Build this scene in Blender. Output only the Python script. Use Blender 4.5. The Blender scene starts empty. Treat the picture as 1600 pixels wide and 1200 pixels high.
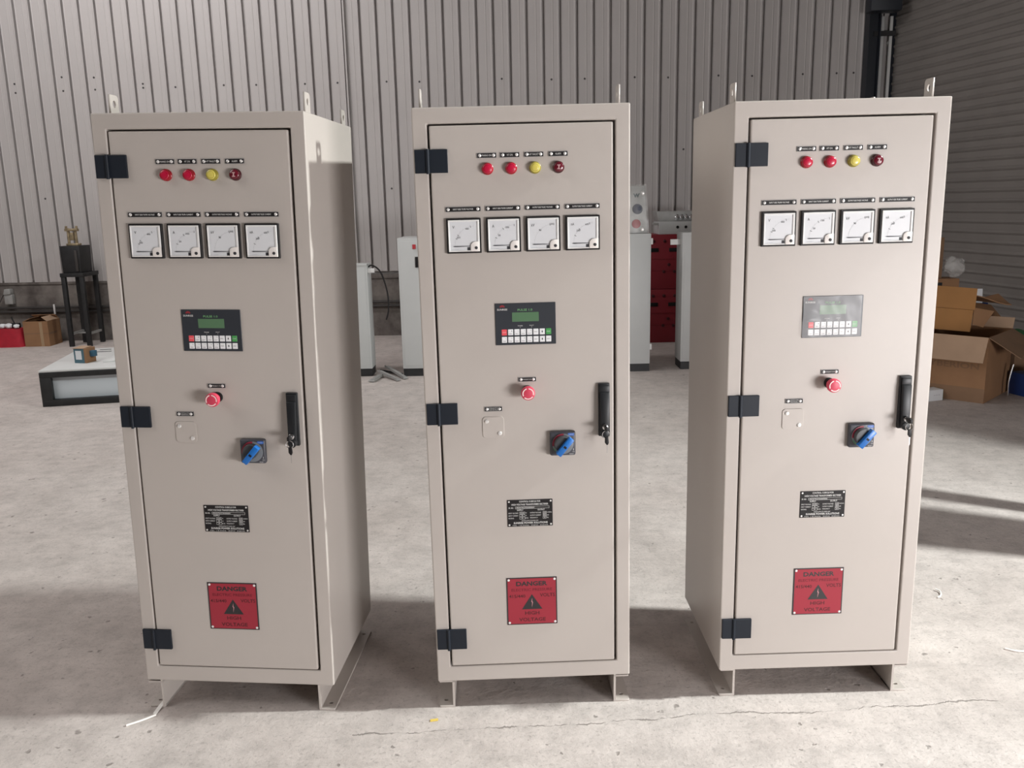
import bpy, bmesh, math, random
from mathutils import Vector, Matrix, noise
random.seed(7)
C = bpy.context.scene
COL = C.collection
PI = math.pi

# ------------------------------------------------------------------ camera
F_PX, PITCH, ROLL, CAM_H = 1340.89, 0.2069, -0.0213, 1.5436
cam_d = bpy.data.cameras.new('camera')
cam_d.sensor_width = 36.0
cam_d.lens = 36.0 * F_PX / 1600.0
cam_d.clip_end = 200
cam = bpy.data.objects.new('camera', cam_d)
COL.objects.link(cam)
cp, sp = math.cos(PITCH), math.sin(PITCH)
r0, fw, u0 = Vector((1, 0, 0)), Vector((0, cp, -sp)), Vector((0, sp, cp))
cr, sr = math.cos(ROLL), math.sin(ROLL)
right, up = cr * r0 + sr * u0, -sr * r0 + cr * u0
M = Matrix((right, up, -fw)).transposed().to_4x4()
M.translation = (0, 0, CAM_H)
cam.matrix_world = M
C.camera = cam

# ------------------------------------------------------------------ light
C.view_settings.view_transform = 'Standard'
C.view_settings.look = 'None'
C.view_settings.gamma = 1.0
C.view_settings.exposure = 0.0
C.view_settings.use_curve_mapping = False
C.cycles.use_denoising = True
C.cycles.max_bounces = 8
C.cycles.diffuse_bounces = 5
C.cycles.sample_clamp_indirect = 6.0
W = bpy.data.worlds.new('world')
C.world = W
W.use_nodes = True
wn = W.node_tree.nodes['Background']
wn.inputs[0].default_value = (1.0, 0.94, 0.90, 1)
wn.inputs[1].default_value = 0.02
def area(name, loc, target, sx, sy, power, col, spread=180):
    d = bpy.data.lights.new(name, 'AREA')
    d.shape = 'RECTANGLE'
    d.size, d.size_y = sx, sy
    d.energy = power
    d.color = col
    d.spread = math.radians(spread)
    o = bpy.data.objects.new(name, d)
    COL.objects.link(o)
    o.location = loc
    o.rotation_mode = 'QUATERNION'
    o.rotation_quaternion = (Vector(target) - Vector(loc)).to_track_quat('-Z', 'Y')
    return o


# low daylight from a small high opening in the right-hand wall
area('high_opening', (5.2, 2.42, 4.35), (0.2, 2.6, 0.2), 0.22, 0.22, 190, (0.95, 1.0, 0.975), 105)
# roof windows up on the left
area('roof_window', (-4.2, 2.0, 6.1), (-2.2, 3.0, 0.0), 5.0, 4.0, 98, (1.0, 0.965, 0.94), 140)
area('left_window', (-6.5, 1.0, 5.0), (-2.2, 4.0, 0.0), 4.0, 3.0, 74, (1.0, 0.965, 0.94), 140)
area('roof_daylight', (-4.5, 7.1, 6.1), (-4.4, 10.6, 2.6), 3.6, 1.6, 300, (1.0, 0.965, 0.965))
# daylight through the loading door, right of and behind the viewer
area('door_daylight', (3.5, -1.1, 0.7), (0, 2.6, -1.3), 1.7, 1.0, 226, (1.0, 0.98, 0.985))


# ------------------------------------------------------------------ materials
def mat(name, col, rough=0.5, metal=0.0, var=0.0, vscale=6.0, bump=0.0, bscale=60.0, coat=0.0, spec=0.5, alpha=None, trans=0.0, emit=None):
    m = bpy.data.materials.new(name)
    m.use_nodes = True
    nt = m.node_tree
    p = nt.nodes['Principled BSDF']
    p.inputs['Base Color'].default_value = (*col, 1)
    p.inputs['Roughness'].default_value = rough
    p.inputs['Metallic'].default_value = metal
    p.inputs['Specular IOR Level'].default_value = spec
    if coat:
        p.inputs['Coat Weight'].default_value = coat
        p.inputs['Coat Roughness'].default_value = 0.1
    if trans:
        p.inputs['Transmission Weight'].default_value = trans
    if alpha is not None:
        p.inputs['Alpha'].default_value = alpha
    tc = nt.nodes.new('ShaderNodeTexCoord')
    if var:
        n = nt.nodes.new('ShaderNodeTexNoise')
        n.inputs['Scale'].default_value = vscale
        n.inputs['Detail'].default_value = 5
        nt.links.new(tc.outputs['Object'], n.inputs['Vector'])
        mp = nt.nodes.new('ShaderNodeMapRange')
        mp.inputs['From Min'].default_value = 0.3
        mp.inputs['From Max'].default_value = 0.7
        mp.inputs['To Min'].default_value = 1 - var
        mp.inputs['To Max'].default_value = 1 + var
        nt.links.new(n.outputs['Fac'], mp.inputs['Value'])
        mx = nt.nodes.new('ShaderNodeVectorMath')
        mx.operation = 'SCALE'
        mx.inputs[0].default_value = col
        nt.links.new(mp.outputs['Result'], mx.inputs['Scale'])
        nt.links.new(mx.outputs['Vector'], p.inputs['Base Color'])
    if bump:
        n2 = nt.nodes.new('ShaderNodeTexNoise')
        n2.inputs['Scale'].default_value = bscale
        n2.inputs['Detail'].default_value = 4
        nt.links.new(tc.outputs['Object'], n2.inputs['Vector'])
        b = nt.nodes.new('ShaderNodeBump')
        b.inputs['Strength'].default_value = bump
        b.inputs['Distance'].default_value = 0.002
        nt.links.new(n2.outputs['Fac'], b.inputs['Height'])
        nt.links.new(b.outputs['Normal'], p.inputs['Normal'])
    return m


PAINT = mat('beige_powder_coat', (0.48, 0.435, 0.40), 0.42, var=0.02, vscale=3, bump=0.12, bscale=900)
NAVY = mat('dark_hinge_metal', (0.011, 0.015, 0.023), 0.5, spec=0.3)
BLACK = mat('black_plastic', (0.012, 0.0105, 0.011), 0.5, spec=0.3)
HANDLE_BLACK = mat('handle_black', (0.012, 0.013, 0.015), 0.42, spec=0.4)
PLATE = mat('engraved_plate', (0.016, 0.014, 0.0145), 0.5, spec=0.25)
WHITE = mat('white_plastic', (0.74, 0.73, 0.72), 0.45)
DIAL = mat('dial_white', (0.68, 0.69, 0.71), 0.45)
CREAM = mat('cream_plastic', (0.80, 0.755, 0.72), 0.45)
INK = mat('print_ink', (0.03, 0.03, 0.035), 0.6)
FAINT = mat('faint_print', (0.55, 0.56, 0.58), 0.6)
BORDER = mat('plate_border', (0.34, 0.33, 0.33), 0.5)
LETTER = mat('letter_white', (0.74, 0.73, 0.71), 0.5)
CHROME = mat('chrome', (0.75, 0.75, 0.76), 0.18, 1.0)
SCREW = mat('bright_screw', (0.82, 0.80, 0.78), 0.3, 0.4)
RED_LENS = mat('red_lens', (0.50, 0.008, 0.045), 0.3, coat=0.25)
YELLOW_LENS = mat('yellow_lens', (0.66, 0.56, 0.12), 0.3, coat=0.25)
MAROON_LENS = mat('maroon_lens', (0.12, 0.006, 0.016), 0.25, coat=0.4)
LAMP_RIM_RED = mat('red_rim', (0.30, 0.004, 0.012), 0.25)
LAMP_RIM_YEL = mat('olive_rim', (0.30, 0.25, 0.03), 0.3)
LAMP_RIM_MAR = mat('maroon_rim', (0.06, 0.004, 0.008), 0.2)
PINKISH = mat('lamp_mark', (0.55, 0.35, 0.35), 0.4)
ESTOP_RED = mat('estop_red', (0.60, 0.05, 0.095), 0.45)
ESTOP_MARK = mat('estop_mark', (0.92, 0.72, 0.70), 0.5)
SIGN_RED = mat('sign_red', (0.33, 0.029, 0.046), 0.5, spec=0.3)
SIGN_BLACK = mat('sign_black', (0.022, 0.02, 0.022), 0.5)
SIGN_DARKRED = mat('sign_dark_red', (0.095, 0.016, 0.02), 0.5, spec=0.3)
SIGN_DIM = mat('sign_dim_red', (0.16, 0.016, 0.025), 0.5, spec=0.3)
KEYPAD = mat('keypad_membrane', (0.032, 0.036, 0.044), 0.35)
LCD = mat('lcd_green', (0.10, 0.19, 0.105), 0.25)
GREEN_TXT = mat('green_print', (0.17, 0.42, 0.17), 0.5)
KEY_WHITE = mat('key_white', (0.82, 0.82, 0.83), 0.4)
KEY_RED = mat('key_red', (0.80, 0.09, 0.11), 0.4)
KEY_GREEN = mat('key_green', (0.07, 0.33, 0.09), 0.4)
LOGO_RED = mat('logo_red', (0.45, 0.03, 0.04), 0.5)
SWITCH_GREY = mat('switch_grey', (0.055, 0.056, 0.068), 0.4)
SWITCH_RING = mat('switch_ring', (0.17, 0.185, 0.20), 0.4)
KNOB_GREY = mat('knob_grey', (0.05, 0.054, 0.06), 0.4)
SWITCH_RED = mat('switch_red', (0.30, 0.02, 0.045), 0.4)
BLUE = mat('switch_blue', (0.012, 0.14, 0.47), 0.35)
LOGO_BLUE = mat('logo_blue', (0.06, 0.16, 0.5), 0.5)
GREEN_DOT = mat('green_mark', (0.05, 0.3, 0.1), 0.5)
GREY_CAB = mat('pale_grey_paint', (0.53, 0.54, 0.535), 0.45, var=0.02)
BLACK_STEEL = mat('black_steel', (0.015, 0.015, 0.016), 0.55, var=0.3, vscale=12)
RED_CAB = mat('deep_red_paint', (0.22, 0.012, 0.022), 0.5, var=0.05)
RED_DARK = mat('dark_red_detail', (0.06, 0.006, 0.01), 0.5)
CARD = mat('brown_card', (0.28, 0.15, 0.075), 0.85, var=0.10, vscale=5, bump=0.2, bscale=120)
CARD_ORANGE = mat('orange_card', (0.34, 0.165, 0.055), 0.85, var=0.08, vscale=5)
CARD_LIGHT = mat('pale_card', (0.40, 0.27, 0.18), 0.85, var=0.06, vscale=6)
CARD_DARK = mat('dark_card', (0.22, 0.13, 0.075), 0.85, var=0.1, vscale=5)
TAPE = mat('tape', (0.36, 0.25, 0.15), 0.35)
CARD_PRINT = mat('card_print', (0.20, 0.11, 0.06), 0.8)
RED_BAG = mat('red_bag_cloth', (0.40, 0.012, 0.028), 0.75, var=0.12, vscale=14, bump=0.3, bscale=40)
PLASTIC_BAG = mat('clear_bag', (0.75, 0.74, 0.72), 0.25, alpha=0.33)
WRAP = mat('stretch_wrap', (0.6, 0.6, 0.58), 0.2, alpha=0.18)
GREY_METAL = mat('galvanised_metal', (0.40, 0.40, 0.39), 0.45, 0.3, var=0.08, vscale=20)
BRASS = mat('brass', (0.34, 0.27, 0.17), 0.45, 0.5, var=0.4, vscale=25)
PAPER = mat('white_paper', (0.75, 0.76, 0.78), 0.8)
BLUE_BOX = mat('blue_box_print', (0.03, 0.10, 0.16), 0.6)
DEEP_BLUE = mat('deep_blue_print', (0.012, 0.04, 0.17), 0.5)
TEAL_BOX = mat('teal_box_print', (0.07, 0.15, 0.19), 0.6)
GREEN_PLASTIC = mat('green_plastic', (0.03, 0.13, 0.05), 0.45)
WHITE_PANEL = mat('white_panel', (0.66, 0.67, 0.66), 0.45, var=0.03)
BLUE_PANEL = mat('pale_blue_panel', (0.60, 0.65, 0.69), 0.4)
WIRE_WHITE = mat('white_wire', (0.85, 0.82, 0.78), 0.5)
YELLOW_BIT = mat('yellow_scrap', (0.75, 0.55, 0.12), 0.5)
CLAD = mat('cladding_paint', (0.47, 0.445, 0.435), 0.5, var=0.035, vscale=1.2)
CLAD_SCREW = mat('cladding_screw', (0.06, 0.055, 0.055), 0.6)
SHUTTER = mat('shutter_steel', (0.27, 0.25, 0.235), 0.5, 0.15, var=0.06, vscale=3)
STEEL_BLUE = mat('dark_blue_steel', (0.012, 0.016, 0.024), 0.5)
CEIL = mat('roof_sheet', (0.42, 0.41, 0.40), 0.7)
PIPE = mat('dark_pipe', (0.045, 0.04, 0.038), 0.6)


def dado_material():
    m = mat('stained_plaster', (0.2, 0.18, 0.165), 0.9)
    nt = m.node_tree
    p = nt.nodes['Principled BSDF']
    tc = nt.nodes.new('ShaderNodeTexCoord')
    n = nt.nodes.new('ShaderNodeTexNoise')
    n.inputs['Scale'].default_value = 2.6
    n.inputs['Detail'].default_value = 8
    n.inputs['Roughness'].default_value = 0.65
    nt.links.new(tc.outputs['Object'], n.inputs['Vector'])
    r = nt.nodes.new('ShaderNodeValToRGB')
    r.color_ramp.elements[0].position = 0.36
    r.color_ramp.elements[0].color = (0.085, 0.072, 0.066, 1)
    r.color_ramp.elements[1].position = 0.66
    r.color_ramp.elements[1].color = (0.24, 0.215, 0.195, 1)
    nt.links.new(n.outputs['Fac'], r.inputs['Fac'])
    nt.links.new(r.outputs['Color'], p.inputs['Base Color'])
    return m


DADO = dado_material()


def floor_material():
    m = bpy.data.materials.new('worn_concrete')
    m.use_nodes = True
    nt = m.node_tree
    L = nt.links.new
    p = nt.nodes['Principled BSDF']
    p.inputs['Roughness'].default_value = 0.75
    p.inputs['Specular IOR Level'].default_value = 0.3
    tc = nt.nodes.new('ShaderNodeTexCoord')

    def nz(scale, detail=6, rough=0.6, vec=None, dist=0.0):
        n = nt.nodes.new('ShaderNodeTexNoise')
        n.inputs['Scale'].default_value = scale
        n.inputs['Detail'].default_value = detail
        n.inputs['Roughness'].default_value = rough
        n.inputs['Distortion'].default_value = dist
        L(vec or tc.outputs['Object'], n.inputs['Vector'])
        return n.outputs['Fac']

    def ramp(fac, stops):
        r = nt.nodes.new('ShaderNodeValToRGB')
        while len(r.color_ramp.elements) < len(stops):
            r.color_ramp.elements.new(0.5)
        for e, (pos, c) in zip(r.color_ramp.elements, stops):
            e.position = pos
            e.color = (*c, 1) if isinstance(c, tuple) else (c, c, c, 1)
        L(fac, r.inputs['Fac'])
        return r.outputs['Color']

    def mixc(a, b, fac, mode='MIX'):
        x = nt.nodes.new('ShaderNodeMix')
        x.data_type = 'RGBA'
        x.blend_type = mode
        for s, v in ((x.inputs[0], fac), (x.inputs[6], a), (x.inputs[7], b)):
            if hasattr(v, 'node'):
                L(v, s)
            elif isinstance(v, tuple):
                s.default_value = (*v, 1)
            else:
                s.default_value = v
        return x.outputs[2]

    def math_(op, a, b=0.0):
        x = nt.nodes.new('ShaderNodeMath')
        x.operation = op
        for s, v in ((x.inputs[0], a), (x.inputs[1], b)):
            if hasattr(v, 'node'):
                L(v, s)
            else:
                s.default_value = v
        return x.outputs[0]

    big = ramp(nz(0.55, 4), [(0.35, (0.515, 0.455, 0.425)), (0.65, (0.61, 0.555, 0.525))])
    mid = ramp(nz(4.5, 8, 0.7), [(0.3, 0.80), (0.55, 1.0), (0.75, 1.1)])
    col = mixc(big, mid, 1.0, 'MULTIPLY')
    # trowel streaks, stretched sideways
    mp = nt.nodes.new('ShaderNodeMapping')
    mp.inputs['Scale'].default_value = (1.2, 7, 1)
    mp.inputs['Rotation'].default_value = (0, 0, 0.3)
    L(tc.outputs['Object'], mp.inputs['Vector'])
    streak = ramp(nz(2.2, 6, 0.7, mp.outputs['Vector'], 0.4), [(0.34, 0.78), (0.46, 1.0), (1.0, 1.04)])
    col = mixc(col, streak, 0.35, 'MULTIPLY')
    # irregular dark pits
    dn = nt.nodes.new('ShaderNodeTexNoise')
    dn.inputs['Scale'].default_value = 38
    dn.inputs['Detail'].default_value = 5
    L(tc.outputs['Object'], dn.inputs['Vector'])
    off = nt.nodes.new('ShaderNodeVectorMath')
    off.operation = 'SCALE'
    off.inputs['Scale'].default_value = 0.035
    L(dn.outputs['Color'], off.inputs[0])
    ad = nt.nodes.new('ShaderNodeVectorMath')
    L(tc.outputs['Object'], ad.inputs[0])
    L(off.outputs['Vector'], ad.inputs[1])
    v = nt.nodes.new('ShaderNodeTexVoronoi')
    v.inputs['Scale'].default_value = 13
    L(ad.outputs['Vector'], v.inputs['Vector'])
    size = math_('SUBTRACT', math_('MULTIPLY', nz(2.3, 3), 0.46), 0.12)
    pit = ramp(math_('DIVIDE', v.outputs['Distance'], math_('MAXIMUM', size, 0.001)), [(0.55, 1.0), (1.0, 0.0)])
    pitmask = math_('MULTIPLY', pit, math_('GREATER_THAN', nz(30, 2), 0.44))
    col = mixc(col, (0.20, 0.175, 0.16), math_('MULTIPLY', pitmask, 0.7))
    grit = ramp(nz(75, 3, 0.7), [(0.56, 0.0), (0.66, 1.0)])
    col = mixc(col, (0.30, 0.27, 0.25), math_('MULTIPLY', grit, 0.5))
    blot = ramp(nz(14, 5, 0.75), [(0.34, 0.86), (0.5, 1.0), (0.68, 1.06)])
    col = mixc(col, blot, 1.0, 'MULTIPLY')
    # one long broken hairline crack in front of the cabinets
    sep = nt.nodes.new('ShaderNodeSeparateXYZ')
    L(tc.outputs['Object'], sep.inputs[0])
    cx = nt.nodes.new('ShaderNodeCombineXYZ')
    L(sep.outputs['X'], cx.inputs[0])
    xv = cx.outputs['Vector']
    line = math_('ADD', math_('MULTIPLY', sep.outputs['X'], 0.055), 2.255)
    line = math_('ADD', line, math_('MULTIPLY', nz(2.6, 2, 0.5, xv), 0.10))
    line = math_('ADD', line, math_('MULTIPLY', nz(26, 4, 0.7, xv), 0.035))
    dist = math_('ABSOLUTE', math_('SUBTRACT', sep.outputs['Y'], line))
    wid = math_('MULTIPLY', ramp(nz(9, 3, 0.7), [(0.42, 0.0), (0.62, 1.0)]), 0.006)
    ck = ramp(math_('DIVIDE', dist, math_('MAXIMUM', wid, 0.0004)), [(0.4, 1.0), (1.0, 0.0)])
    inx = math_('MULTIPLY', math_('GREATER_THAN', sep.outputs['X'], -0.5), math_('LESS_THAN', sep.outputs['X'], 1.5))
    ck = math_('MULTIPLY', ck, inx)
    col = mixc(col, (0.17, 0.15, 0.135), math_('MULTIPLY', ck, 0.75))
    L(col, p.inputs['Base Color'])
    h = math_('SUBTRACT', nz(45, 6, 0.7), math_('MULTIPLY', math_('ADD', pitmask, ck), 1.0))
    h2 = math_('ADD', h, math_('MULTIPLY', nz(7, 4), 1.2))
    b = nt.nodes.new('ShaderNodeBump')
    b.inputs['Strength'].default_value = 0.38
    b.inputs['Distance'].default_value = 0.010
    L(h2, b.inputs['Height'])
    L(b.outputs['Normal'], p.inputs['Normal'])
    return m


FLOOR = floor_material()


# ------------------------------------------------------------------ mesh helpers
def BM():
    return bmesh.new()


def box(bm, x0, y0, z0, x1, y1, z1, bev=0.0, seg=2):
    r = bmesh.ops.create_cube(bm, size=1.0)
    vs = r['verts']
    for v in vs:
        v.co = Vector((x0 + (v.co.x + .5) * (x1 - x0), y0 + (v.co.y + .5) * (y1 - y0), z0 + (v.co.z + .5) * (z1 - z0)))
    if bev:
        es = list({e for v in vs for e in v.link_edges})
        bmesh.ops.bevel(bm, geom=es, offset=bev, segments=seg, affect='EDGES', profile=0.5)
    return vs


def prism(bm, poly, y0, y1, bev=0.0):
    """polygon in (x, z) extruded along y"""
    a = [bm.verts.new((x, y0, z)) for x, z in poly]
    b = [bm.verts.new((x, y1, z)) for x, z in poly]
    n = len(poly)
    fs = [bm.faces.new(a), bm.faces.new(b[::-1])]
    for i in range(n):
        fs.append(bm.faces.new((a[i], b[i], b[(i + 1) % n], a[(i + 1) % n])))
    bmesh.ops.recalc_face_normals(bm, faces=fs)
    if bev:
        bmesh.ops.bevel(bm, geom=list({e for f in fs for e in f.edges}), offset=bev, segments=2, affect='EDGES', profile=0.5)


def lathe(bm, prof, center=(0, 0, 0), axis=(0, -1, 0), seg=28):
    """profile of (radius, height) turned about an axis"""
    ax = Vector(axis).normalized()
    t = Vector((0, 0, 1)) if abs(ax.z) < .9 else Vector((1, 0, 0))
    u = ax.cross(t).normalized()
    w = ax.cross(u)
    c = Vector(center)
    rings = []
    for r, h in prof:
        if r < 1e-6:
            rings.append([bm.verts.new(c + ax * h)])
        else:
            rings.append([bm.verts.new(c + ax * h + (u * math.cos(2 * PI * k / seg) + w * math.sin(2 * PI * k / seg)) * r) for k in range(seg)])
    fs = []
    for a, b in zip(rings, rings[1:]):
        for k in range(seg):
            k2 = (k + 1) % seg
            if len(a) == 1 and len(b) == 1:
                continue
            if len(a) == 1:
                fs.append(bm.faces.new((a[0], b[k], b[k2])))
            elif len(b) == 1:
                fs.append(bm.faces.new((a[k], a[k2], b[0])))
            else:
                fs.append(bm.faces.new((a[k], a[k2], b[k2], b[k])))
    bmesh.ops.recalc_face_normals(bm, faces=fs)


def cyl(bm, p0, p1, r, seg=16, r1=None):
    p0, p1 = Vector(p0), Vector(p1)
    d = p1 - p0
    lathe(bm, [(0, 0), (r, 0), (r if r1 is None else r1, d.length), (0, d.length)], p0, d, seg)


def tube(bm, pts, r, seg=10):
    pts = [Vector(p) for p in pts]
    rings = []
    prev = None
    for i, p in enumerate(pts):
        d = (pts[min(i + 1, len(pts) - 1)] - pts[max(i - 1, 0)]).normalized()
        if prev is None:
            t = Vector((0, 0, 1)) if abs(d.z) < .9 else Vector((1, 0, 0))
            u = d.cross(t).normalized()
        else:
            u = (prev - d * prev.dot(d)).normalized()
        prev = u
        w = d.cross(u)
        rings.append([bm.verts.new(p + (u * math.cos(2 * PI * k / seg) + w * math.sin(2 * PI * k / seg)) * r) for k in range(seg)])
    fs = []
    for a, b in zip(rings, rings[1:]):
        for k in range(seg):
            fs.append(bm.faces.new((a[k], a[(k + 1) % seg], b[(k + 1) % seg], b[k])))
    fs.append(bm.faces.new(rings[0][::-1]))
    fs.append(bm.faces.new(rings[-1]))
    bmesh.ops.recalc_face_normals(bm, faces=fs)


def smooth_pts(pts, n=6):
    """Catmull-Rom through pts"""
    P_ = [Vector(p) for p in pts]
    out = []
    for i in range(len(P_) - 1):
        a, b, c, d = P_[max(i - 1, 0)], P_[i], P_[i + 1], P_[min(i + 2, len(P_) - 1)]
        for k in range(n):
            t = k / n
            out.append(0.5 * ((2 * b) + (c - a) * t + (2 * a - 5 * b + 4 * c - d) * t * t + (3 * b - a - 3 * c + d) * t ** 3))
    out.append(P_[-1])
    return out


def obj(name, bm, m, parent=None, loc=(0, 0, 0), smooth=True, rot=None):
    if isinstance(bm, bmesh.types.BMesh):
        me = bpy.data.meshes.new(name)
        bm.to_mesh(me)
        bm.free()
    else:
        me = bm
    me.materials.clear()
    me.materials.append(m)
    if smooth and len(me.polygons):
        me.polygons.foreach_set('use_smooth', [True] * len(me.polygons))
        me.set_sharp_from_angle(angle=math.radians(35))
    o = bpy.data.objects.new(name, me)
    COL.objects.link(o)
    o.parent = parent
    o.location = loc
    if rot:
        o.rotation_euler = rot
    return o


def thing(name, label, cat, loc=(0, 0, 0), rz=0.0, group=None):
    o = bpy.data.objects.new(name, None)
    COL.objects.link(o)
    o.empty_display_size = 0.1
    o.location = loc
    o.rotation_euler = (0, 0, rz)
    tag(o, label, cat, group)
    return o


def tag(o, label, cat, group=None):
    o['label'] = label
    o['category'] = cat
    if group:
        o['group'] = group
    return o


def struct(name, bm, m, parent=None, loc=(0, 0, 0), rot=None, smooth=True):
    o = obj(name, bm, m, parent, loc, smooth, rot)
    if parent is None:
        o['kind'] = 'structure'
    return o


def dup(o, parent=None):
    c = o.copy()
    COL.objects.link(c)
    c.parent = parent
    for ch in list(o.children):
        dup(ch, c)
    return c


def curve_mesh(cd):
    o = bpy.data.objects.new('tmp', cd)
    COL.objects.link(o)
    dg = bpy.context.evaluated_depsgraph_get()
    me = bpy.data.meshes.new_from_object(o.evaluated_get(dg))
    bpy.data.objects.remove(o)
    bpy.data.curves.remove(cd)
    return me


def text_bm(lines, depth=0.0003, bm=None):
    """lines: (string, cx, cz, width, height[, boldness]); letters stand in the x-z plane and face -y"""
    bm = bm or BM()
    for ln in lines:
        s, cx, cz, w, h = ln[:5]
        cd = bpy.data.curves.new('t', 'FONT')
        cd.body = s
        cd.resolution_u = 2
        cd.fill_mode = 'FRONT'
        if len(ln) > 5:
            cd.offset = ln[5]
        me = curve_mesh(cd)
        xs = [v.co.x for v in me.vertices]
        ys = [v.co.y for v in me.vertices]
        x0, x1, y0, y1 = min(xs), max(xs), min(ys), max(ys)
        n0 = len(bm.verts)
        bm.from_mesh(me)
        bpy.data.meshes.remove(me)
        bm.verts.ensure_lookup_table()
        for v in bm.verts[n0:]:
            v.co = Vector((cx + ((v.co.x - x0) / max(x1 - x0, 1e-6) - .5) * w, -depth, cz + ((v.co.y - y0) / max(y1 - y0, 1e-6) - .5) * h))
    return bm


def holed_plate(outline, holes, thick):
    """plate in x-y with real holes, thickness along z (0..thick)"""
    cd = bpy.data.curves.new('p', 'CURVE')
    cd.dimensions = '2D'
    cd.fill_mode = 'BOTH'
    cd.extrude = thick / 2
    for poly in [outline] + holes:
        s = cd.splines.new('POLY')
        s.points.add(len(poly) - 1)
        for q, (x, y) in zip(s.points, poly):
            q.co = (x, y, 0, 1)
        s.use_cyclic_u = True
    me = curve_mesh(cd)
    bm = BM()
    bm.from_mesh(me)
    bpy.data.meshes.remove(me)
    bmesh.ops.remove_doubles(bm, verts=bm.verts, dist=1e-5)
    for v in bm.verts:
        v.co.z += thick / 2
    return bm


def rounded(x0, y0, x1, y1, r, n=5):
    out = []
    for cx, cy, a0 in ((x1 - r, y1 - r, 0), (x0 + r, y1 - r, 90), (x0 + r, y0 + r, 180), (x1 - r, y0 + r, 270)):
        for k in range(n + 1):
            a = math.radians(a0 + 90 * k / n)
            out.append((cx + r * math.cos(a), cy + r * math.sin(a)))
    return out


def circle(cx, cy, r, n=16, ry=None):
    return [(cx + r * math.cos(2 * PI * k / n), cy + (ry or r) * math.sin(2 * PI * k / n)) for k in range(n)]


def arc_strip(bm, cx, cz, r0, r1, a0, a1, y, n=14):
    """flat ring sector in the x-z plane facing -y"""
    prev = None
    for k in range(n + 1):
        a = math.radians(a0 + (a1 - a0) * k / n)
        c = (bm.verts.new((cx + r0 * math.cos(a), y, cz + r0 * math.sin(a))), bm.verts.new((cx + r1 * math.cos(a), y, cz + r1 * math.sin(a))))
        if prev:
            f = bm.faces.new((prev[0], prev[1], c[1], c[0]))
            f.normal_update()
            if f.normal.y > 0:
                f.normal_flip()
        prev = c


def poly_face(bm, pts, y):
    f = bm.faces.new([bm.verts.new((x, y, z)) for x, z in pts])
    f.normal_update()
    if f.normal.y > 0:
        f.normal_flip()


# ------------------------------------------------------------------ the setting
WALL_YAW = math.radians(-2)
WALL_O = Vector((-3.3, 10.45, 0))
WDIR = Vector((math.cos(WALL_YAW), math.sin(WALL_YAW), 0))
WNRM = Vector((-WDIR.y, WDIR.x, 0))


def wp(s, z=0.0, out=0.0):
    """a point on the back wall: s along it, z up, out towards the room"""
    return WALL_O + WDIR * s + Vector((0, 0, z)) - WNRM * out


b = BM()
box(b, -16, -9, -0.2, 9, 12, 0)
struct('floor', b, FLOOR)

# profiled cladding: s along the wall, ribs every 0.1895 m
b = BM()
prof = []
S0, S1, PITCH_R, RIB0 = -11.0, 7.75, 0.1895, -2.511
k0 = math.ceil((S0 - RIB0) / PITCH_R)
prof.append((S0, 0.0))
k = k0
while RIB0 + k * PITCH_R < S1 - 0.1:
    s = RIB0 + k * PITCH_R
    prof += [(s - 0.034, 0.0), (s - 0.026, 0.006), (s - 0.014, 0.006), (s - 0.013, -0.045), (s + 0.012, -0.045), (s + 0.013, 0.004), (s + 0.024, 0.0), (s + 0.098, 0.0), (s + 0.102, 0.003), (s + 0.108, 0.003), (s + 0.112, 0.0)]
    k += 1
prof.append((S1, 0.0))


def clad_strip(bm, pr, z0, z1):
    prev = None
    for s, o in pr:
        c = (bm.verts.new((s, -o, z0)), bm.verts.new((s, -o, z1)))
        if prev:
            bm.faces.new((prev[0], c[0], c[1], prev[1]))
        prev = c


clad_strip(b, [q for q in prof if q[0] < -0.55], 0.728, 6.2)
clad_strip(b, [q for q in prof if q[0] > -0.60], 0.785, 6.2)
box(b, S0, 0.047, 0.70, S1, 0.12, 6.2)
WALL = struct('wall_back', b, CLAD, None, WALL_O, (0, 0, WALL_YAW), smooth=False)
b = BM()
box(b, S0, -0.0, 0.0, S1, 0.30, 0.75)
box(b, S0, -0.012, 0.700, S1, 0.0, 0.745)
struct('baseboard_back', b, DADO, None, WALL_O + WNRM * 0.013, (0, 0, WALL_YAW), smooth=False)
# fixing screws of the cladding
sb = BM()
lathe(sb, [(0.012, 0), (0.012, 0.002), (0.006, 0.003), (0.006, 0.007), (0, 0.007)], seg=8)
first = None
for s, z in [(-2.399, 2.932), (-1.834, 2.94), (-1.469, 2.945), (-0.909, 2.952), (-0.509, 2.95), (0.059, 2.957), (0.441, 2.951), (0.996, 2.948),
             (1.938, 2.949), (2.331, 2.939), (3.266, 2.947), (3.826, 2.926), (4.195, 2.924), (4.767, 2.926), (5.147, 2.914), (5.704, 2.921), (6.079, 2.907),
             (6.625, 2.912), (7.0, 2.912), (7.162, 2.912), (-2.385, 3.031), (-1.852, 3.092), (-1.453, 3.079), (-0.919, 2.995), (1.42, 2.95),
             (5.25, 2.12), (2.0, 1.75), (-2.2, 1.72), (3.26, 1.72)]:
    kk = round((s - 0.085 - RIB0) / PITCH_R)
    s = RIB0 + kk * PITCH_R + 0.085
    if first is None:
        first = obj('screw', sb, CLAD_SCREW, WALL, (s, 0, z))
    else:
        o = first.copy()
        COL.objects.link(o)
        o.location = (s, 0, z)
b = BM()
box(b, 1.475, -0.045, 0.80, 1.492, 0.0, 6.2)
obj('lap_strip', b, CLAD, WALL)

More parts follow.
